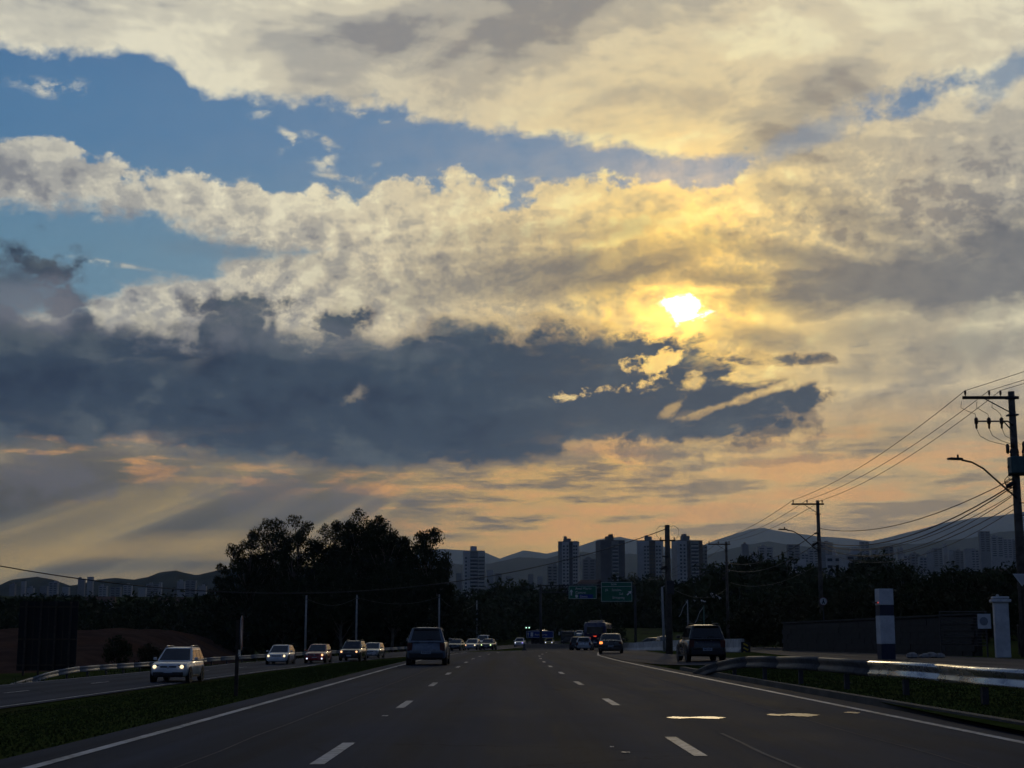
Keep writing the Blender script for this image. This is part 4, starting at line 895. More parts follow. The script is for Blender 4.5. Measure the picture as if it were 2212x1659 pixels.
A1, A2, A3 = arm_pts(UP1, z1, 2.35, -.92, True), arm_pts(UP2, z2), arm_pts(UP3, z3)
nm = ['left', 'middle', 'right']
for k in range(3):
    wire('power_line', f'{nm[k]} top wire from the big pole down to the second pole', A1[k], A2[k], .55, .014)
    wire('power_line', f'{nm[k]} top wire between the second and third utility poles', A2[k], A3[k], .5, .016)
    wire('power_line', f'{nm[k]} top wire leaving the third pole towards the fifth tower', A3[k], (A3[k][0] - .6, 232, A3[k][2] - 1.2), .9, .018)
    wire('power_line', f'{nm[k]} top wire leaving the big pole past the right picture edge', A1[k], (A1[k][0] + 4.5, 26, A1[k][2] + .3), .35, .012)
tele = [('uppermost', 6.55, 0., .95, .022), ('second', 6.25, -.1, 1.15, .030), ('third', 6.2, -.05, 1.35, .026), ('fourth', 5.95, .05, 1.25, .016), ('fifth', 5.8, -.1, 1.5, .018), ('sixth', 5.5, 0., 1.35, .018), ('lowest', 5.35, .1, 1.6, .014)]
hB1, hB2, hB3 = H(*UP1), H(*UP2), H(*UP3)
for i, (nm_, z_, dx_, sg, r_) in enumerate(tele):
    wire('telephone_cable', f'{nm_} of the sagging cables between the big pole and the second pole', (UP1[0] - .15 + dx_, UP1[1], hB1 + z_ + .75), (UP2[0] - .1, UP2[1], z2 - 2.0 - (.85 + .1 * i if i else 0)), sg, r_)
for i, (nm_, z_) in enumerate((('upper', 6.1), ('lower', 5.6))):
    wire('telephone_cable', f'{nm_} of the two cables from the second pole down to the third', (UP2[0], UP2[1], z2 - 2.2 - .8 * i), (UP3[0], UP3[1], z3 - 2.2 - .7 * i), 1.0, .026)
    wire('telephone_cable', f'{nm_} of the two cables leaving the big pole past the right edge', (UP1[0], UP1[1], hB1 + z_ + .2), (UP1[0] + 5, 25, hB1 + z_), .7, .02)
xT = at(1444, 1300, 100).x
wire('power_line', 'long sagging wire crossing the sky from the thick pole to the left edge', (xT, 100, zt - .25), at(-160, 1190, 74), 3.1, .03, n=40)
wire('telephone_cable', 'pale drooping cable between the thick pole and the third pole', (xT, 100, zt - 4.1), (UP3[0], UP3[1], hB3 + 6.2), .9, .014, m=mat('pale_cable', (.05, .05, .05), .6))
wire('telephone_cable', 'pale cable from the third pole across the trees to the second pole', (UP3[0], UP3[1], hB3 + 6.9), (UP2[0], UP2[1], hB2 + 6.1), 1.0, .014, m=mat('pale_cable', (.05, .05, .05), .6))
# slim pale poles by the grove and their drooping cable
sl = [(662, 1286, 190), (771, 1285, 205), (949, 1284, 232), (1030, 1297, 262)]; tops = []
sn = ['leftmost of the slim pale poles in front of the grove', 'second slim pale pole in front of the grove', 'slim pale pole rising behind the nearest car ahead', 'rightmost slim pale pole right of the grove']
for (px, py, Y), lb_ in zip(sl, sn):
    p = at(px, py, Y); b = H(p.x, Y); t = thing('lamp_post', lb_, 'pole', (p.x, Y, b), 0, 'slim roadside poles')
    MB().cyl((0, 0, -.2), (0, 0, p.z - b), .15, .10, 10).build('pole', M_CPOLE, t, True); MB().box((0, 0, p.z - b + .03), (.26, .26, .06)).build('pole_cap', M_STEEL, t)
    MB().box((0, -.12, p.z - b - .5), (.5, .06, .08)).build('cable_bracket', M_STEEL, t); tops.append(Vector((p.x, Y - .12, p.z - .35)))
for i, lb_ in enumerate(('drooping cable between the first and second slim poles', 'drooping cable between the second and third slim poles', 'drooping cable between the third and last slim poles')):
    wire('telephone_cable', lb_, tops[i], tops[i + 1], 1.0 if i < 2 else 1.6, .025, m=mat('pale_cable', (.05, .05, .05), .6))
# ------------------------------------------------------------------ signs
def text_mesh(txt, size, m, align='LEFT'):
    c = bpy.data.curves.new('lettering', 'FONT'); c.body = txt; c.size = size; c.extrude = .012; c.align_x = align; c.resolution_u = 2
    o = bpy.data.objects.new('tmp', c); COL.objects.link(o); dg = bpy.context.evaluated_depsgraph_get(); dg.update()
    me = bpy.data.meshes.new_from_object(o.evaluated_get(dg)); bpy.data.objects.remove(o); me.materials.clear(); me.materials.append(m); return me
def letters(par, txt, x, z, size, y=-.06, m=M_LETTER):
    o = link_mesh('lettering', text_mesh(txt, size, m), par, (x, y, z)); o.rotation_euler = (math.pi / 2, 0, 0); return o
def panel_sign(name, label, px0, py0, px1, py1, Y, m, fn, rz=0., cat='sign', group='road signs', ztilt=0.):
    a, b = at(px0, py0, Y), at(px1, py1, Y); w, h = b.x - a.x, a.z - b.z; cx, cz = (a.x + b.x) / 2, (a.z + b.z) / 2
    t = thing(name, label, cat, (cx, Y, cz), rz, group)
    p = MB().box((0, 0, 0), (w, .05, h)).build('panel', m, t)
    q = MB(); 
    for s_ in (-1, 1): q.box((0, -.032, s_ * (h / 2 - .07)), (w - .1, .012, .045)); q.box((s_ * (w / 2 - .07), -.032, 0), (.045, .012, h - .18))
    q.build('border', M_LETTER, t)
    for x in (-w * .3, w * .3): MB().box((x, .08, 0), (.08, .10, h * .96)).build('stiffener', M_STEEL, t)
    fn(t, w, h); return t
def arrow(par, x, z, s_, ang):
    q = MB(); c, n_ = math.cos(ang), math.sin(ang)
    pts = [(-.11, -.5), (.11, -.5), (.11, .05), (.32, .05), (0, .5), (-.32, .05), (-.11, .05)]
    pp = [((a * c + b * n_) * s_ + x, (b * c - a * n_) * s_ + z) for a, b in pts]
    q.prism(pp, -.042, -.03); q.build('arrow', M_LETTER, par)
def s1(t, w, h):
    arrow(t, -w * .40, 0, h * .46, 0.)
    letters(t, 'Anel Viario', -w * .26, h * .20, h * .27); letters(t, 'Centro', -w * .26, -h * .10, h * .27)
    MB().box((w * .12, -.034, -h * .30), (w * .50, .014, h * .28)).build('blue_field', M_SBLUE, t); letters(t, 'Dutra', -w * .10, -h * .39, h * .24)
    MB().prism([(-w * .26, -h * .18), (-w * .26, -h * .34), (-w * .215, -h * .43), (-w * .17, -h * .34), (-w * .17, -h * .18)], -.045, -.03).build('route_shield', M_LETTER, t)
def s2(t, w, h):
    letters(t, 'Saida', -w * .18, h * .34, h * .14)
    MB().box((0, -.034, h * .27), (w * .94, .012, .05)).build('divider', M_LETTER, t)
    letters(t, 'Jd.', -w * .36, h * .04, h * .17); letters(t, 'Satelite', -w * .16, h * .04, h * .17); letters(t, 'Sul', w * .08, -h * .15, h * .17); letters(t, 'Shopping', -w * .14, -h * .34, h * .17)
    arrow(t, w * .40, -h * .06, h * .30, R(45))
sg1 = panel_sign('road_sign', 'left of the two green overhead signs, with an upward arrow', 1228, 1265, 1289, 1294, 206, M_GREEN, s1, R(-5))
sg2 = panel_sign('road_sign', 'larger right green overhead sign with a slanting arrow', 1298, 1257, 1366, 1300, 206, M_GREEN, s2, R(-5))
gx0, gx1 = at(1168, 1300, 206.4).x, at(1372, 1300, 206.4).x; gz = at(1300, 1272, 206.4).z
gt = thing('sign_gantry', 'slim steel gantry carrying the two green overhead signs', 'gantry', (gx0, 206.5, H(gx0, 206.5)))
for nm_, xx in (('post', 0), ('post', gx1 - gx0)):
    g0 = H(gx0 + xx, 206.5) - H(gx0, 206.5); MB().cyl((xx, 0, g0 - .3), (xx, 0, gz - H(gx0, 206.5) + .4), .20, .15, 10).build(nm_, M_STEEL, gt, True)
for dz in (-.45, .45): MB().box(((gx1 - gx0) / 2, 0, gz - H(gx0, 206.5) + dz), (gx1 - gx0, .16, .16)).build('beam', M_STEEL, gt)
for k in range(12):
    x_ = (gx1 - gx0) * (k + .5) / 12; MB().bar((x_ - .55, 0, gz - H(gx0, 206.5) - .42), (x_ + .55, 0, gz - H(gx0, 206.5) + .42), .06).build('lattice_bar', M_STEEL, gt)
def s3(t, w, h):
    arrow(t, -w * .44, 0, h * .6, 0.); MB().box((-w * .30, -.034, 0), (w * .09, .014, h * .6)).build('pictogram', M_LETTER, t); letters(t, 'Aeroporto', -w * .20, -h * .16, h * .42)
sg3 = panel_sign('road_sign', 'small blue road sign low above the far bus', 1137, 1363, 1196, 1378, 285, M_SBLUE, s3, R(4))
for sx in (-1, 1): z_ = H(sg3.location.x, 285) - sg3.location.z; MB().cyl((sx * 1.6, .15, z_ - .3), (sx * 1.6, .15, .5), .07, .07, 8).build('post', M_STEEL, sg3)
# traffic light with two lit lamps
p = at(1140, 1356, 275); tl = thing('traffic_light', 'far traffic light with two pale green lamps lit above the blue sign', 'traffic light', (p.x, 275, H(p.x, 275))); hh = p.z - tl.location.z
MB().cyl((0, 0, -.2), (0, 0, hh + .6), .07, .06, 8).build('post', M_STEEL, tl)
MB().box((0, -.05, hh + .25), (.9, .06, .06)).build('arm', M_STEEL, tl)
for sx in (-1, 1):
    MB().box((sx * .28, -.15, hh + .15), (.30, .2, .75)).build('signal_housing', M_BLACK, tl, False, .03, 1)
    MB().lathe([(.02, 0), (.13, .01), (.13, .03)], 12, Matrix.Rotation(math.pi / 2, 3, 'X'), (sx * .28, -.275, hh)).build('lit_lens', mat('lit_green_signal', (.4, .8, .6), .4, emit=(.55, 1., .75), estr=1.5), tl)
# edge-on round sign in the median
p = at(515, 1330, 34.5); x_ = p.x; b = H(x_, 34.5)
ms = thing('speed_sign', 'round traffic sign seen almost edge-on on a dark post in the grassy median', 'sign', (x_, 34.5, b), R(97), 'road signs'); hp = p.z - b
MB().box((0, 0, hp / 2 - .2), (.085, .085, hp + .2)).build('post', M_WOOD, ms, False, .01, 1)
MB().lathe([(.30, -.006), (.39, -.004), (.39, .004), (.30, .006)], 28, Matrix.Rotation(math.pi / 2, 3, 'X'), (0, -.075, hp - .39)).build('disc', M_WHITE, ms)
MB().ring(.33, .395, .014, 28, Matrix.Rotation(math.pi / 2, 3, 'X'), (0, -.085, hp - .39)).build('red_ring', mat('faded_red', (.22, .10, .10), .6), ms)
MB().box((0, -.055, hp - .39), (.05, .03, .5)).build('bracket', M_GALV, ms); MB().box((0, -.05, hp - .85), (.09, .05, .16)).build('reflector', M_GALVN, ms)
# small round sign before the dark wall
p = at(1778, 1299, 92); ws = thing('round_sign', 'small round white sign with a dark figure before the dark wall', 'sign', (p.x, 92, H(p.x, 92)), 0, 'road signs'); hp = p.z - ws.location.z
MB().cyl((0, 0, -.2), (0, 0, hp + .2), .035, .035, 8).build('post', M_STEEL, ws)
MB().lathe([(.24, -.006), (.25, 0), (.24, .006)], 24, Matrix.Rotation(math.pi / 2, 3, 'X'), (0, -.06, hp)).build('disc', M_WHITE, ws)
MB().ring(.215, .255, .01, 24, Matrix.Rotation(math.pi / 2, 3, 'X'), (0, -.07, hp)).build('red_ring', mat('faded_red', (.22, .10, .10), .6), ws)
MB().prism([(-.10, hp - .15), (-.03, hp + .05), (-.03, hp + .13), (.03, hp + .13), (.03, hp + .05), (.10, hp - .15), (.04, hp - .15), (0, hp - .05), (-.04, hp - .15)], -.086, -.082).build('figure', M_BLACK, ws)
# give-way sign cut by the right edge
p = at(2206, 1250, 46); gs = thing('triangle_sign', 'pale downward-pointing triangular sign at the right picture edge', 'sign', (p.x, 46, H(p.x, 46)), 0, 'road signs'); hp = p.z - gs.location.z
MB().cyl((0, 0, -.2), (0, 0, hp), .04, .04, 8).build('post', M_WOOD, gs); MB().prism([(-.28, hp + .15), (0, hp - .24), (.28, hp + .15)], -.06, -.045).build('triangle', M_WHITE, gs)
MB().prism([(-.20, hp + .10), (0, hp - .17), (.20, hp + .10)], -.066, -.0602).build('inner_field', mat('faded_sign_white', (.5, .5, .52), .6), gs)
# ------------------------------------------------------------------ gate columns, wall, gate
p = at(1909, 1272, 62); gc_ = thing('gate_column', 'tall square post banded white and dark blue beside the service road', 'column', (p.x, 62, H(p.x, 62)), R(4), 'gate columns'); hp = p.z - gc_.location.z
z0 = 0.
zz = [at(1909, y, 62).z - gc_.location.z for y in (1424, 1391, 1330, 1307, 1272)]
for i, (a, b) in enumerate(zip(zz, zz[1:])):
    MB().box((0, 0, (a + b) / 2 if i else (b - .3) / 2), (.585 + (.012 if i % 2 else 0), .585 + (.012 if i % 2 else 0), b - a if i else b + .3)).build('band', (M_BLUE if i % 2 == 0 else M_WHITE), gc_, False, .015, 1)
MB().box((-.40, -.1, at(1909, 1302, 62).z - gc_.location.z), (.22, .10, .07)).build('lamp_bracket', M_GALV, gc_)
MB().box((-.31, -.13, at(1909, 1302, 62).z - gc_.location.z), (.06, .06, .06)).build('red_lamp', mat('small_red_lamp', (.5, .05, .05), .4, emit=(1., .15, .12), estr=.5), gc_)
p = at(2160, 1288, 62); g2_ = thing('gate_column', 'white gate column with a stepped cap at the right', 'column', (p.x, 62, H(p.x, 62)), R(-12), 'gate columns'); hp = p.z - g2_.location.z
MB().box((0, 0, (hp - .25) / 2), (.58, .58, hp - .25)).build('shaft', M_WHITE, g2_, False, .02, 1)
MB().box((0, 0, hp - .19), (.80, .80, .12)).build('cap_slab', M_WHITE, g2_, False, .02, 1); MB().box((0, 0, hp - .06), (.66, .66, .09)).build('cap_top', M_WHITE, g2_, False, .02, 1)
MB().lathe([(.05, 0), (.08, .03), (.03, .1)], 8, None, (-.1, 0, hp - .015)).build('finial', M_CONC, g2_)
sb = thing('notice_board', 'small square white board with a round grey emblem left of the white gate column', 'sign', (at(2126, 1342, 61.6).x, 61.6, at(2126, 1342, 61.6).z), R(-6), 'road signs')
MB().box((0, 0, 0), (.52, .04, .60)).build('board', M_WHITE, sb); MB().lathe([(.10, 0), (.17, .004), (.17, .012), (.10, .016)], 20, Matrix.Rotation(math.pi / 2, 3, 'X'), (-.02, -.02, 0)).build('emblem', mat('emblem_grey', (.2, .22, .26), .6), sb)
MB().box((.24, .03, 0), (.10, .05, .08)).build('bracket', M_STEEL, sb)
gt2 = thing('slatted_gate', 'low gate of thin pale horizontal slats between the two gate columns', 'gate', (at(2082, 1362, 64).x, 64, H(at(2082, 1362, 64).x, 64)), R(3)); 
for k in range(11): MB().box((0, 0, .5 + k * .13), (2.0, .03, .035)).build('slat', mat('weathered_slat', (.06, .055, .05), .6, var=.3), gt2)
MB().box((0, 0, .5 + 11 * .13), (2.05, .05, .05)).build('top_rail', M_GALV, gt2)
for sx in (-1, 1): MB().box((sx * 1.0, .04, .95), (.06, .05, 1.95)).build('gate_post', M_STEEL, gt2)
def wall(name, label, x0, y0, x1, y1, h, m, group='roadside walls', bl=1.2, course=.30):
    a = Vector((x0, y0, H(x0, y0) - .1)); b = Vector((x1, y1, H(x1, y1) - .1)); d = (b - a); L = d.length; rz = math.atan2(d.y, d.x)
    t = thing(name, label, 'wall', a, rz, group); slope = (b.z - a.z) / L
    me = {}
    rr = random.Random(int(x0)); n_ = int(L / bl); nc = int(h / course)
    cores = MB(); cores.add([(0, .06, 0), (L, .06, slope * L), (L, .24, slope * L), (0, .24, 0), (0, .06, h - .02), (L, .06, slope * L + h - .02), (L, .24, slope * L + h - .02), (0, .24, h - .02)], [(3, 2, 1, 0), (4, 5, 6, 7), (0, 1, 5, 4), (1, 2, 6, 5), (2, 3, 7, 6), (3, 0, 4, 7)]); cores.build('core', m, t)
    bm_ = MB().box((0, 0, 0), (bl - .03, .12, course - .02)).mesh('block', m)
    for c in range(nc):
        for i in range(n_):
            x = (i + .5 + (.25 if c % 2 else -.0)) * bl
            if x > L - .3: continue
            link_mesh('block', bm_, t, (x, .02 + rr.uniform(-.012, .012), slope * x + c * course + course / 2))
    cp = MB(); cp.bar((0, .13, h + .04), (L, .13, slope * L + h + .04), .36, .09); cp.build('coping', m, t)
    return t
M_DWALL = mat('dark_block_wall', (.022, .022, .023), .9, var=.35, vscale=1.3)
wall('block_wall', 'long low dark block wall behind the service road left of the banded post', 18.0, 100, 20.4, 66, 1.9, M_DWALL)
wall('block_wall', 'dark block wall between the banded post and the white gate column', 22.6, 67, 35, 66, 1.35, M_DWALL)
# pale stones and rubbish at the wall foot
M_STONE = mat('pale_stone', (.30, .29, .28), .9, var=.3)
for i, (px, py) in enumerate(((1990, 1408), (1998, 1400), (2012, 1412), (2022, 1410), (2030, 1408), (1970, 1412))):
    p = at(px, py, 63.5); q = MB(); r_ = .16 + .05 * (i % 3)
    q.lathe([(r_ * .4, -r_ * .5), (r_, -r_ * .15), (r_ * .85, r_ * .35), (r_ * .3, r_ * .6)], 7); q.v = [(x + mnoise.noise(Vector((x * 9 + i, y * 9, z * 9))) * .06, y + mnoise.noise(Vector((x * 9, y * 9 + i, z * 9))) * .06, z) for x, y, z in q.v]
    o = q.build('stone', M_STONE, None); o.location = (p.x, 63.5, H(p.x, 63.5) + r_ * .4); tag(o, 'one of the pale stones lying at the wall foot right of the banded post', 'stone', 'stones at the wall foot')
# slim posts near the merge
for px, py0, Y, lean, m_, lb_ in ((1430, 1268, 118, .02, M_CPOLE, 'pale leaning lamp post left of the thick pole'), (1485, 1296, 126, .0, M_CPOLE, 'slim grey post right of the thick pole'), (1520, 1308, 120, .0, mat('green_post', (.03, .12, .09), .6), 'slim green post above the black hatchback')):
    p = at(px, py0, Y); b = H(p.x, Y); t = thing('slim_post', lb_, 'pole', (p.x, Y, b), 0, 'slim posts by the merge lane'); h = p.z - b
    MB().cyl((lean * h, 0, -.2), (0, 0, h), .11 if px == 1430 else .06, .08 if px == 1430 else .05, 8).build('pole', m_, t, True)
    MB().tube([(0, 0, h), (.25, -.05, h + (.1 if px == 1430 else -.3)), (.55, -.1, h + (.25 if px == 1430 else -1.3))] if px == 1430 else [(0, 0, h - .1), (-.35, -.05, h - .55), (-.6, -.05, h - 1.2), (-.75, -.05, h - 1.4)], .03, 6).build('hanging_cable', M_CPOLE, t)
    MB().box((0, 0, h + .03), (.16, .16, .06)).build('pole_cap', M_STEEL, t)
# pointed white tents on the slope
for px, py, lb_ in ((1503, 1278, 'left of two small pointed white tents on the dark slope'), (1540, 1272, 'right of two small pointed white tents on the dark slope')):
    p = at(px, py, 260); t = thing('tent', lb_, 'tent', (p.x, 260, p.z - 4.2), R(20), 'white tents')
    q = MB(); q.add([(-1.5, -1.5, 2.4), (1.5, -1.5, 2.4), (1.5, 1.5, 2.4), (-1.5, 1.5, 2.4), (-.5, -.5, 3.0), (.5, -.5, 3.0), (.5, .5, 3.0), (-.5, .5, 3.0), (0, 0, 4.2)], [(0, 1, 5, 4), (1, 2, 6, 5), (2, 3, 7, 6), (3, 0, 4, 7), (4, 5, 8), (5, 6, 8), (6, 7, 8), (7, 4, 8)]); q.build('canopy', M_WHITE, t)
    for a in (-1, 1):
        for c in (-1, 1): MB().cyl((a * 1.45, c * 1.45, -1.6), (a * 1.45, c * 1.45, 2.42), .04, .04, 6).build('leg', M_STEEL, t)
# dark billboard on the left
a, b = at(44, 1299, 112), at(163, 1440, 112); bb = thing('billboard', 'large black billboard seen from behind beyond the left guardrail', 'billboard', ((a.x + b.x) / 2, 112, H((a.x + b.x) / 2, 112)), R(2)); w_ = b.x - a.x; h_ = a.z - bb.location.z
MB_PAN = mat('billboard_back', (.012, .012, .013), .9, var=.3)
for k in range(4): MB().box((-w_ / 2 + w_ * (k + .5) / 4, 0, h_ / 2 + .25), (w_ / 4 - .02, .05, h_ - .5)).build('board_panel', MB_PAN, bb)
for k in range(4): MB().box((-w_ / 2 + w_ * (k + .5) / 4, -.12, h_ / 2 - .15), (.14, .16, h_ + .25)).build('post', M_WOOD, bb)
for z_ in (.9, h_ * .5, h_ - .4): MB().box((0, -.06, z_), (w_ * .99, .06, .12)).build('crossbar', M_WOOD, bb)
# ------------------------------------------------------------------ tower blocks
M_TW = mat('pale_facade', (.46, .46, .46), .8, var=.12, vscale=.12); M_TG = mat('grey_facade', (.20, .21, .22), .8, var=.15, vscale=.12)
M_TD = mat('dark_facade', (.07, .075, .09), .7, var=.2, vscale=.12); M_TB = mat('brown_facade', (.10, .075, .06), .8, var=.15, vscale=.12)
M_WIN = mat('window_glass', (.03, .035, .045), .3); M_SLAB = mat('balcony_slab', (.50, .50, .50), .8)
M_FARW = mat('far_pale_facade', (.28, .29, .31), .85, var=.15, vscale=.05); M_FARG = mat('far_grey_facade', (.17, .18, .20), .85, var=.15, vscale=.05)
win_me = MB().box((0, 0, 0), (1.5, .18, 1.35)).add([(-.85, -.14, -.78), (.85, -.14, -.78), (.85, .05, -.78), (-.85, .05, -.78), (-.85, -.14, -.68), (.85, -.14, -.68), (.85, .05, -.68), (-.85, .05, -.68)], [(3, 2, 1, 0), (4, 5, 6, 7), (0, 1, 5, 4), (1, 2, 6, 5), (2, 3, 7, 6), (3, 0, 4, 7)]).mesh('window', M_WIN)
bal_me = MB().box((0, -.55, -.95), (5.2, 1.1, .16)).box((0, -1.07, -.5), (5.2, .08, .8)).mesh('balcony', M_SLAB)
slot_me = MB().box((0, 0, .25), (5.0, .2, 1.7)).mesh('window', M_WIN)
def tower(name, label, px0, px1, topy, Y, rz, spec):
    a = at(px0, topy, Y); b = at(px1, topy, Y); w = b.x - a.x; cx = (a.x + b.x) / 2; z0 = H(cx, Y) - 6; top = a.z - z0
    t = thing(name, label, 'tower block', (cx, Y, z0), rz, 'tower blocks beyond the trees'); dpt = w * .8
    ex = w / (math.cos(rz) + .8 * abs(math.sin(rz)))            # so that the turned block fills the width
    fl = 3.0; nf = int((top - 4) / fl)
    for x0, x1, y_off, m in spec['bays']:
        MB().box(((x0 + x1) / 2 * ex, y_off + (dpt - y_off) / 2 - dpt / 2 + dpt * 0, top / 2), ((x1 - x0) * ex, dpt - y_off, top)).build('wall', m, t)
    for x0, x1, h in spec['roof']: 
        MB().box(((x0 + x1) / 2 * ex, 0, top + h / 2 - .05), ((x1 - x0) * ex, dpt * .4, h)).build('roof_house', spec['roofm'], t)
    MB().box((0, 0, top + .35), (ex * 1.0, dpt * .97, .7)).build('parapet', spec['roofm'], t)
    for k in range(nf - 1, max(-1, nf - 17), -1):
        z = 3 + k * fl + 1.2
        for x, y_off in spec.get('wins', ()): link_mesh('window', win_me, t, (x * ex, y_off - dpt / 2 - .06, z))
        for x, y_off, sc in spec.get('bals', ()):
            s_ = ex * sc / 5.2; link_mesh('balcony', bal_me, t, (x * ex, y_off - dpt / 2, z), 0, (s_, 1, 1)); link_mesh('window', slot_me, t, (x * ex, y_off - dpt / 2 - .05, z), 0, (s_, 1, 1))
    # side facade windows
    for k in range(nf - 1, max(-1, nf - 17), -1):
        for y in spec.get('side', ()):
            sx = 1 if rz > 0 else -1
            o = link_mesh('window', win_me, t, (-sx * -1 * (ex / 2 + .06) * (-1), y * dpt, 3 + k * fl + 1.2), math.pi / 2)
    return t
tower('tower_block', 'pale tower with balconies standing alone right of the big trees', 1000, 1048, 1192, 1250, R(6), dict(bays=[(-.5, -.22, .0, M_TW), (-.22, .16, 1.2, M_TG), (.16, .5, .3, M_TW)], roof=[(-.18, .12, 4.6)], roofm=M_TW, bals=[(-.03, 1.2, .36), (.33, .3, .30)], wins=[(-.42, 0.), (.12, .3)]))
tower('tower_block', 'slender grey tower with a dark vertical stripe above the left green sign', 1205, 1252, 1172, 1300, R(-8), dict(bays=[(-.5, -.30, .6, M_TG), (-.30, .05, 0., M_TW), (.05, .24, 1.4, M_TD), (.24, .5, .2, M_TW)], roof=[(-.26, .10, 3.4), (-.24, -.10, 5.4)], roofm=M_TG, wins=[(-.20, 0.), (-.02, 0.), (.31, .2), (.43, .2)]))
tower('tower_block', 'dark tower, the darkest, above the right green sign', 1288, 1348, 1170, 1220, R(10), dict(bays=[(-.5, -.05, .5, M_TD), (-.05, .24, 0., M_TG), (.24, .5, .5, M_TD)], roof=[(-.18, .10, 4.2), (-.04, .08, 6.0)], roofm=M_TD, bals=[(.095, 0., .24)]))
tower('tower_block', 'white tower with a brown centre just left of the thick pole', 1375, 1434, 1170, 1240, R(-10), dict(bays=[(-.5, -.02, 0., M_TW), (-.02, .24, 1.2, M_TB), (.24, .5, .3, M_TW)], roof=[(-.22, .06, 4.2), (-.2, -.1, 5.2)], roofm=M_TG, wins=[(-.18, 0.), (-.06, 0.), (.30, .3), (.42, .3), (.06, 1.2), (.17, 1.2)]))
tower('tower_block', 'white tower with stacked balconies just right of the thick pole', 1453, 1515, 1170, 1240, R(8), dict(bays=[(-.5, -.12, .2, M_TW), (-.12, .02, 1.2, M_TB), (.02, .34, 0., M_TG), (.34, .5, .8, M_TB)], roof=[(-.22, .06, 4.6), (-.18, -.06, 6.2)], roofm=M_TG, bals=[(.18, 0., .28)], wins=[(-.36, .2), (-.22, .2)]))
# ------------------------------------------------------------------ mid-rise and far city
band_cache = {}
def block(label, px0, px1, topy, Y, m, group, rz=0., roof=True, floors=True, bot=None):
    a = at(px0, topy, Y); b = at(px1, topy, Y); w = b.x - a.x; cx = (a.x + b.x) / 2; zg = min(H(cx, Y) - 3, a.z - 10)
    t = thing('apartment_building', label, 'building', (cx, Y, zg), rz, group); h = a.z - zg; d = max(8., w * .6)
    MB().box((0, 0, h / 2), (w, d, h)).build('wall', m, t)
    if roof:
        r_ = random.Random(px0 * 7 + px1); x_ = r_.uniform(-.25, .2) * w; MB().box((x_, 0, h + 1.2), (w * r_.uniform(.22, .4), d * .4, 2.6)).build('roof_house', m, t)
    if floors:
        nf = min(9, int(h / 3.2)); k = 2 if w < 30 else 3
        for i in range(nf):
            for j in range(k):
                link_mesh('window', slot_me, t, ((-.5 + (j + .5) / k) * w, -d / 2 - .04, h - 2.4 - i * 3.2), 0, (w / k * .62 / 5., 1, .8))
    return t
GR = 'mid-rise buildings among the trees'
block('white low block with a dark centre left of the second utility pole', 1704, 1752, 1218, 760, M_TW, GR, R(6)); block('white apartment block right behind the second utility pole', 1784, 1818, 1200, 700, M_TW, GR, R(-12))
block('white apartment block with stacked balconies right of the second utility pole', 1818, 1862, 1196, 690, M_TW, GR, R(10))
block('grey slab with three stripes just left of the slender grey tower', 1182, 1204, 1222, 1600, M_TG, GR); block('pale block in the gap between the two towers over the green signs', 1258, 1286, 1208, 1700, M_FARG, GR)
block('small narrow block hard against the right side of the fifth tower', 1512, 1526, 1178, 1340, M_TG, GR, 0, False)
FAR = 'far city skyline'
def ORD(i): return ('1st', '2nd', '3rd')[i] if i < 3 else f'{i + 1}th'
sky_r = [(1602,1616,1176),(1620,1636,1194),(1636,1668,1182),(1700,1726,1176),(1729,1745,1196),(1745,1768,1188),(1768,1798,1172),(1857,1876,1170),(1882,1896,1190),(1908,1928,1180),(1938,1950,1186),(1950,1966,1200),(1966,1984,1196),(1984,2000,1204),(2000,2014,1192),(2014,2036,1184),(2036,2044,1176),(2048,2060,1188),(2060,2082,1190),(2082,2096,1186),(2096,2112,1188),(2114,2136,1148),(2138,2164,1160),(2164,2184,1164),(2184,2206,1168),(2206,2226,1156)]
rr = random.Random(4)
for i, (a, b, c) in enumerate(sky_r):
    block(f'hazy far building, {ORD(i)} from the left in the skyline right of the five towers', a, b, c, 1900 + rr.uniform(-250, 500), M_FARW if i % 3 else M_FARG, FAR, 0, i % 2 == 0, b - a > 15)
sky_l = [(22,34,1262),(48,56,1256),(88,104,1266),(108,126,1258),(136,150,1268),(170,184,1250),(190,202,1246),(215,232,1266),(240,262,1268),(268,286,1264),(318,345,1262),(345,350,1258),(384,400,1256),(402,424,1254),(430,446,1266),(300,316,1270),(60,74,1270)]
for i, (a, b, c) in enumerate(sorted(sky_l)):
    block(f'hazy far building, {ORD(i)} from the left in the skyline left of the grove', a, b, c, 2000 + rr.uniform(-200, 500), M_FARW if i % 3 else M_FARG, FAR, 0, i % 2 == 0, b - a > 16)
for i, (a, b, c) in enumerate(sorted([(1052, 1066, 1232), (1070, 1084, 1238), (985, 998, 1238), (1092, 1104, 1244), (1140, 1152, 1240), (1160, 1172, 1246)])):
    block(f'hazy low far building, {ORD(i)} from the left, between the lone and grey towers', a, b, c, 1900 + 40 * i, M_FARW if i % 2 else M_FARG, 'far low blocks', 0, False, False)
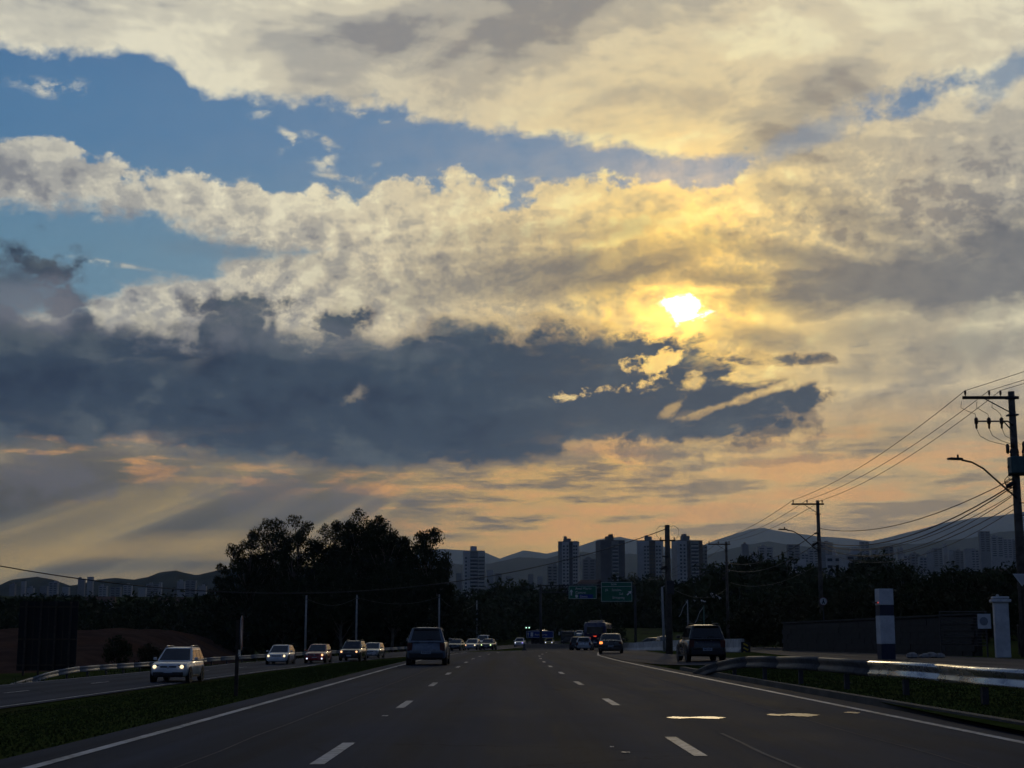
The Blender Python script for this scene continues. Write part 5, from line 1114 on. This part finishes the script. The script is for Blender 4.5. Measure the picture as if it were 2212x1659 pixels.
# small houses on the dark slope
HS = [(1440, 1310, 420, 'small house with a pale roof on the dark slope below the thick pole top'), (1640, 1240, 520, 'small pale house in the trees left of the second pole'), (1700, 1262, 420, 'small house with a light roof edge left of the second pole, lower down'), (1760, 1266, 400, 'small house with a light roof edge beside the second pole'), (1600, 1280, 380, 'small dim house below the third pole'), (1275, 1258, 560, 'small pale house between the slender grey tower and the green signs'), (218, 1296, 420, 'low white house in the dark trees above the earth bank'), (370, 1298, 430, 'low pale shed in the dark trees right of the white house'), (1225, 1292, 470, 'tiny pale house left of the green signs'), (2160, 1236, 480, 'pale gabled house among the trees at the right')]
for px, py, Y, lb_ in HS:
    p = at(px, py, Y); t = thing('house', lb_, 'house', (p.x, Y, p.z - 3.4), R(rr.uniform(-30, 30)), 'small houses on the slope')
    MB().box((0, 0, 1.2), (7, 6, 3.4)).build('wall', M_FARW, t)
    q = MB(); q.add([(-4, -3.5, 2.8), (4, -3.5, 2.8), (4, 3.5, 2.8), (-4, 3.5, 2.8), (-4, 0, 4.4), (4, 0, 4.4)], [(0, 1, 5, 4), (2, 3, 4, 5), (0, 4, 3), (1, 2, 5), (3, 2, 1, 0)]); q.build('roof', mat('clay_roof', (.09, .05, .04), .9, var=.3), t)
    for x in (-2, 2): link_mesh('window', win_me, t, (x, -3.02, 1.4))
    MB().box((0, -3.03, .9), (1.0, .08, 2.1)).build('door', M_WOOD, t)
# ------------------------------------------------------------------ vegetation
def leaf_quads(centers, radii, per, size, droop=.5, flat=1., rs=None):
    rs = rs or rng; C_ = np.asarray(centers, float); n = len(C_); k = n * per
    d = rs.normal(size=(k, 3)); d /= np.linalg.norm(d, axis=1, keepdims=True); r = rs.random((k, 1)) ** .45
    pos = np.repeat(C_, per, 0) + d * r * np.repeat(np.asarray(radii, float), per)[:, None] * np.array([1, 1, flat])
    a = rs.normal(size=(k, 3)); a[:, 2] -= droop * 1.5; a /= np.linalg.norm(a, axis=1, keepdims=True)
    b = np.cross(a, rs.normal(size=(k, 3))); b /= np.linalg.norm(b, axis=1, keepdims=True) + 1e-9
    s = size * (.6 + .8 * rs.random((k, 1))); a = a * s; b = b * s * .42
    v = np.stack([pos - a, pos - b * .9, pos + a, pos + b * .9], 1).reshape(-1, 3)
    return v, np.arange(4 * k).reshape(-1, 4)
def clump_centres(r, h, z0, n, rs, mind, shape=1.0):
    out = []; tries = 0
    while len(out) < n and tries < n * 60:
        tries += 1; p = rs.uniform(-1, 1, 3)
        if p @ p > 1: continue
        w = 1.0 if shape == 1.0 else (1 - .35 * max(0, -p[2]))
        q = np.array([p[0] * r * w, p[1] * r * w, z0 + p[2] * h])
        if all(np.linalg.norm((q - o) * [1, 1, .9]) > mind for o in out): out.append(q)
    return out
def tree_meshes(kind, h, r, seed, per=90, leaf=.34, nclump=46):
    rs = np.random.default_rng(seed); rp = random.Random(seed)
    if kind == 'gum': zc, hh = h * .66, h * .345
    else: zc, hh = h * .58, h * .42
    cs = clump_centres(r * .84, hh * .88, zc, nclump, rs, min(r, hh) * .30)
    rad = [min(r, hh) * rs.uniform(.26, .43) for _ in cs]
    v, q = leaf_quads(cs, rad, per, leaf, .7 if kind == 'gum' else .2, .82, rs)
    # loose outer sprays for an uneven outline
    ex = [np.array(c) + (np.array(c) - [0, 0, zc]) * rs.uniform(.08, .20) for c in cs if rs.random() < .6]
    if ex:
        v2, q2 = leaf_quads(ex, [min(r, hh) * .16] * len(ex), per // 3, leaf * .9, .6, 1., rs); q = np.concatenate([q, q2 + len(v)]); v = np.concatenate([v, v2])
    crown = np_mesh('crown', v, q, {'gum': M_LEAF, 'broad': M_LEAF2, 'dry': M_LEAF3}[kind])
    t = MB(); top = h * (.78 if kind == 'gum' else .55); tr = h * (.016 if kind == 'gum' else .024)
    tp = [(0, 0, -.4)] + [(mnoise.noise(Vector((seed, k * .7, 0))) * h * .02 * k / 3, mnoise.noise(Vector((seed + 9, k * .7, 0))) * h * .02 * k / 3, top * k / 6) for k in range(1, 7)]
    t.tube(tp, [tr * (1.25 - k * .15) for k in range(7)], 8)
    for c in cs:
        zz = max(h * .18, c[2] - rp.uniform(.12, .3) * h); zz = min(zz, top * .97); f_ = zz / top * 6; i = int(min(5, f_)); b0 = Vector(tp[i]).lerp(Vector(tp[i + 1]), f_ - i) if i else Vector((0, 0, zz))
        e = Vector(c); m_ = b0.lerp(e, .5) + Vector((0, 0, -.03 * h * rp.random())); t.tube([b0, m_, e], [tr * .42, tr * .26, tr * .10], 5)
    return t.mesh('trunk', M_BARK, True), crown
def plant(name, label, cat, x, y, meshes, rz=0., sc=1., group=None, z=None):
    t = thing(name, label, cat, (x, y, H(x, y) if z is None else z), rz, group); t.scale = (sc, sc, sc)
    link_mesh('trunk', meshes[0], t); link_mesh('crown', meshes[1], t); return t
# the tall grove, left of the middle
GY = 250
grove = [(486, 1212, 30, 'small sparse tree standing alone at the left foot of the grove', 24, 55, 262), (541, 1152, 50, 'leftmost tall tree of the grove, leaning out to the left', 40, 90, 250), (590, 1107, 56, 'second tall tree of the grove from the left, with gaps of sky', 44, 90, 255), (645, 1100, 48, 'third tall tree of the grove with a pointed top', 40, 95, 246),
         (722, 1116, 50, 'tall tree just right of the notch in the grove', 46, 110, 256), (776, 1100, 58, 'tallest and densest tree in the middle of the grove', 58, 120, 250), (832, 1118, 54, 'broad tree right of the tallest one in the grove', 54, 115, 246), (872, 1146, 36, 'narrow tree between the broad one and the rightmost one', 34, 100, 258), (926, 1124, 46, 'rightmost tall tree of the grove, its crown see-through', 44, 80, 244),
         (684, 1218, 50, 'lower tree filling the notch of the grove', 44, 105, 240), (615, 1250, 56, 'lower leafy tree in front of the left grove trees', 46, 100, 238), (950, 1215, 30, 'low bushy tree at the right foot of the grove', 34, 95, 242), (850, 1220, 60, 'lower leafy tree in front of the right grove trees', 48, 110, 236), (740, 1225, 60, 'lower leafy tree in front of the tallest grove tree', 48, 110, 234)]
for i, (px, ty, hw, lb_, nc, per, Y) in enumerate(grove):
    p = at(px, ty, Y); b = H(p.x, Y); h = p.z - b; r = hw / FPX * Y * 1.12
    plant('eucalyptus_tree', lb_, 'tree', p.x, Y, tree_meshes('gum', h * .985, r, 100 + i, int(per * 2.3), .23, nc), 0., 1., 'tall trees of the grove')
# trees on the right and elsewhere
base_trees = {k: [tree_meshes(k, 10., 4.2, 300 + 10 * j + s_, 70, .30, 40) for s_ in range(3)] for j, k in enumerate(('broad', 'dry', 'gum'))}
right_trees = [(2062, 1216, 165, 'broad', 'big round dark tree on the right, below the far skyline'), (2010, 1240, 150, 'broad', 'round dark tree left of the big round one'), (2125, 1232, 160, 'broad', 'dark tree right of the big round one'), (2180, 1215, 190, 'broad', 'dark tree beside the big utility pole'), (1948, 1222, 240, 'broad', 'dark tree behind the banded post top'), (1893, 1186, 420, 'broad', 'broad tree crown on the skyline right of the white balcony block'), (1862, 1196, 430, 'dry', 'smaller crown left of that on the skyline, above the white balcony block'),
         (1640, 1192, 330, 'gum', 'tall feathery tree between the third pole and the second pole'), (1692, 1192, 320, 'broad', 'bushy tree just left of the second pole lamp'), (1600, 1212, 340, 'gum', 'feathery tree right of the third pole'), (1545, 1216, 350, 'broad', 'rounded tree left of the third pole'), (1900, 1262, 130, 'dry', 'dry bush behind the banded post'), (1840, 1268, 140, 'dry', 'dry tree behind the dark wall'), (1720, 1290, 160, 'dry', 'low dry tree behind the left end of the dark wall'), (1650, 1300, 170, 'broad', 'low dark tree behind the striped barrier end'), (1965, 1268, 120, 'broad', 'dark bush between the banded post and the gate'), (2090, 1280, 110, 'broad', 'dark bush behind the slatted gate'), (2205, 1270, 95, 'broad', 'dark bush at the right edge behind the white column'),
         (1335, 1352, 190, 'broad', 'small round dark bush right of the bus'), (255, 1372, 150, 'broad', 'dark shrub on the earth bank'), (330, 1385, 140, 'dry', 'low dark shrub at the foot of the earth bank'), (1365, 1238, 560, 'broad', 'dark crown between the dark tower and the white tower'), (1130, 1252, 520, 'broad', 'round crown left of the slender grey tower'), (185, 1278, 380, 'broad', 'flat-topped dark tree on the left skyline'), (60, 1284, 360, 'broad', 'dark tree above the billboard'), (430, 1292, 300, 'broad', 'dark tree left of the grove')]
for i, (px, ty, Y, k, lb_) in enumerate(right_trees):
    p = at(px, ty, Y); b = bank(p.x, Y) if 128 < Y < 240 and p.x < -31 else H(p.x, Y); h = max(1.2, p.z - b)
    if h > 15: b = p.z - 15; h = 15; b = H(p.x, Y); h = p.z - b
    plant('roadside_tree' if h > 4 else 'shrub', lb_, 'tree' if h > 4 else 'shrub', p.x, Y, base_trees[k][i % 3], rnd.uniform(0, 6), h / 10.2, 'single trees and shrubs', b)
# dense woods that read as one mass
def wood(name, label, count, px0, px1, line, Y0, Y1, drop, leafs, m, hmax=15., hmin=2.5, per=26, seed=0):
    rs = np.random.default_rng(seed); V_ = []; Q_ = []; off = 0
    for i in range(count):
        px = rs.uniform(px0, px1); Y = rs.uniform(Y0, Y1); ty = interp(px, line) + drop * rs.random() ** 1.5
        p = at(px, ty, Y); b = H(p.x, Y)
        if 128 < Y < 240 and p.x < -31: b = bank(p.x, Y)
        h = p.z - b
        if h < hmin * .5: continue
        h = min(h, hmax); r = h * rs.uniform(.30, .46)
        cs = clump_centres(r, h * .46, b + h * .54, 11, rs, r * .35); cs = [c + [p.x, Y, 0] for c in cs]
        v, q = leaf_quads(cs, [r * rs.uniform(.34, .5) for _ in cs], per, leafs * max(.7, h / 11), .2, .9, rs); V_.append(v); Q_.append(q + off); off += len(v)
    me = np_mesh(name, np.concatenate(V_), np.concatenate(Q_), m); o = link_mesh(name, me); return tag(o, label, 'woods', None, 'stuff')
wood('undergrowth', 'dark undergrowth and young trees at the foot of the grove', 230, 405, 1010, [(405, 1302), (480, 1298), (560, 1286), (620, 1262), (700, 1240), (900, 1240), (1010, 1300)], 236, 285, 70, .55, M_LEAF, seed=1)
wood('woodland', 'dark wooded slope in the middle below the towers', 330, 960, 1480, [(960, 1275), (1050, 1270), (1100, 1256), (1180, 1262), (1260, 1264), (1330, 1252), (1400, 1250), (1480, 1245)], 345, 640, 85, .62, M_LEAF2, seed=2)
wood('woodland', 'dark wooded slope on the right below the far city', 420, 1460, 2260, [(1460, 1248), (1530, 1232), (1600, 1226), (1680, 1216), (1780, 1228), (1860, 1232), (1900, 1210), (1960, 1222), (2060, 1232), (2140, 1226), (2260, 1216)], 230, 640, 90, .62, M_LEAF2, seed=3)
wood('woodland', 'dark scrub on the near right slope behind the wall', 190, 1600, 2280, [(1600, 1300), (1750, 1285), (1900, 1270), (2000, 1262), (2280, 1250)], 104, 225, 60, .42, M_LEAF3, seed=4, hmin=1.5)
wood('woodland', 'dark belt of trees along the left horizon', 330, -60, 520, [(-60, 1286), (60, 1284), (170, 1280), (230, 1290), (330, 1284), (420, 1284), (520, 1276)], 262, 620, 70, .62, M_LEAF2, seed=5)
# grass
def grass(name, label, n, xf, y0, y1, hmin, hmax, seed, m):
    rs = np.random.default_rng(seed); V_ = np.zeros((n, 3, 3)); 
    ys = y0 + (y1 - y0) * rs.random(n) ** 1.7; us = rs.random(n)
    for i in range(n):
        a, b = xf(ys[i]); x = a + (b - a) * us[i]; z = H(x, ys[i]); h = hmin + (hmax - hmin) * rs.random() ** 2; an = rs.random() * 6.28; w = .012 + .0006 * ys[i]
        dx, dy = math.cos(an) * w, math.sin(an) * w
        V_[i] = [(x - dx, ys[i] - dy, z - .01), (x + dx, ys[i] + dy, z - .01), (x + rs.normal() * h * .4, ys[i] + rs.normal() * h * .4, z + h)]
    me = np_mesh(name, V_.reshape(-1, 3), np.arange(3 * n).reshape(-1, 3), m, True); return tag(link_mesh(name, me), label, 'grass', None, 'stuff')
M_GRASS = mat('grass_blade', (.062, .082, .020), .95, var=.2, vscale=.8, spec=.05)
grass('grass', 'short dark grass on the median left of our carriageway', 42000, lambda y: (px_('o', -15.2, y), px_('m', -5.15, y)), 12, 130, .02, .05, 1, M_GRASS)
grass('grass', 'short dark grass on the verge under the right guardrail', 26000, lambda y: (px_('m', 6.72, y), interp(y, [(10, 12.0), (36, 12.4), (46, 10.6), (56, 8.2), (64, 6.8)])), 13, 62, .02, .055, 2, M_GRASS)
grass('grass', 'dark grass beyond the left guardrail', 9000, lambda y: (-34, px_('o', -23.8, y)), 55, 130, .08, .3, 3, M_GRASS)
# ------------------------------------------------------------------ the evening air
hz_m = bpy.data.materials.new('evening_haze'); hz_m.use_nodes = True; nt = hz_m.node_tree; nt.nodes.clear()
pv = nt.nodes.new('ShaderNodeVolumePrincipled'); pv.inputs['Color'].default_value = (.42, .60, 1.0, 1); pv.inputs['Density'].default_value = HAZE; pv.inputs['Anisotropy'].default_value = .65
oo = nt.nodes.new('ShaderNodeOutputMaterial'); nt.links.new(pv.outputs[0], oo.inputs['Volume'])
hb = MB().box((0, 7200, 591), (27900, 14900, 1200)).build('haze', hz_m); tag(hb, 'thin blue evening haze over the whole scene', None, None, 'stuff')
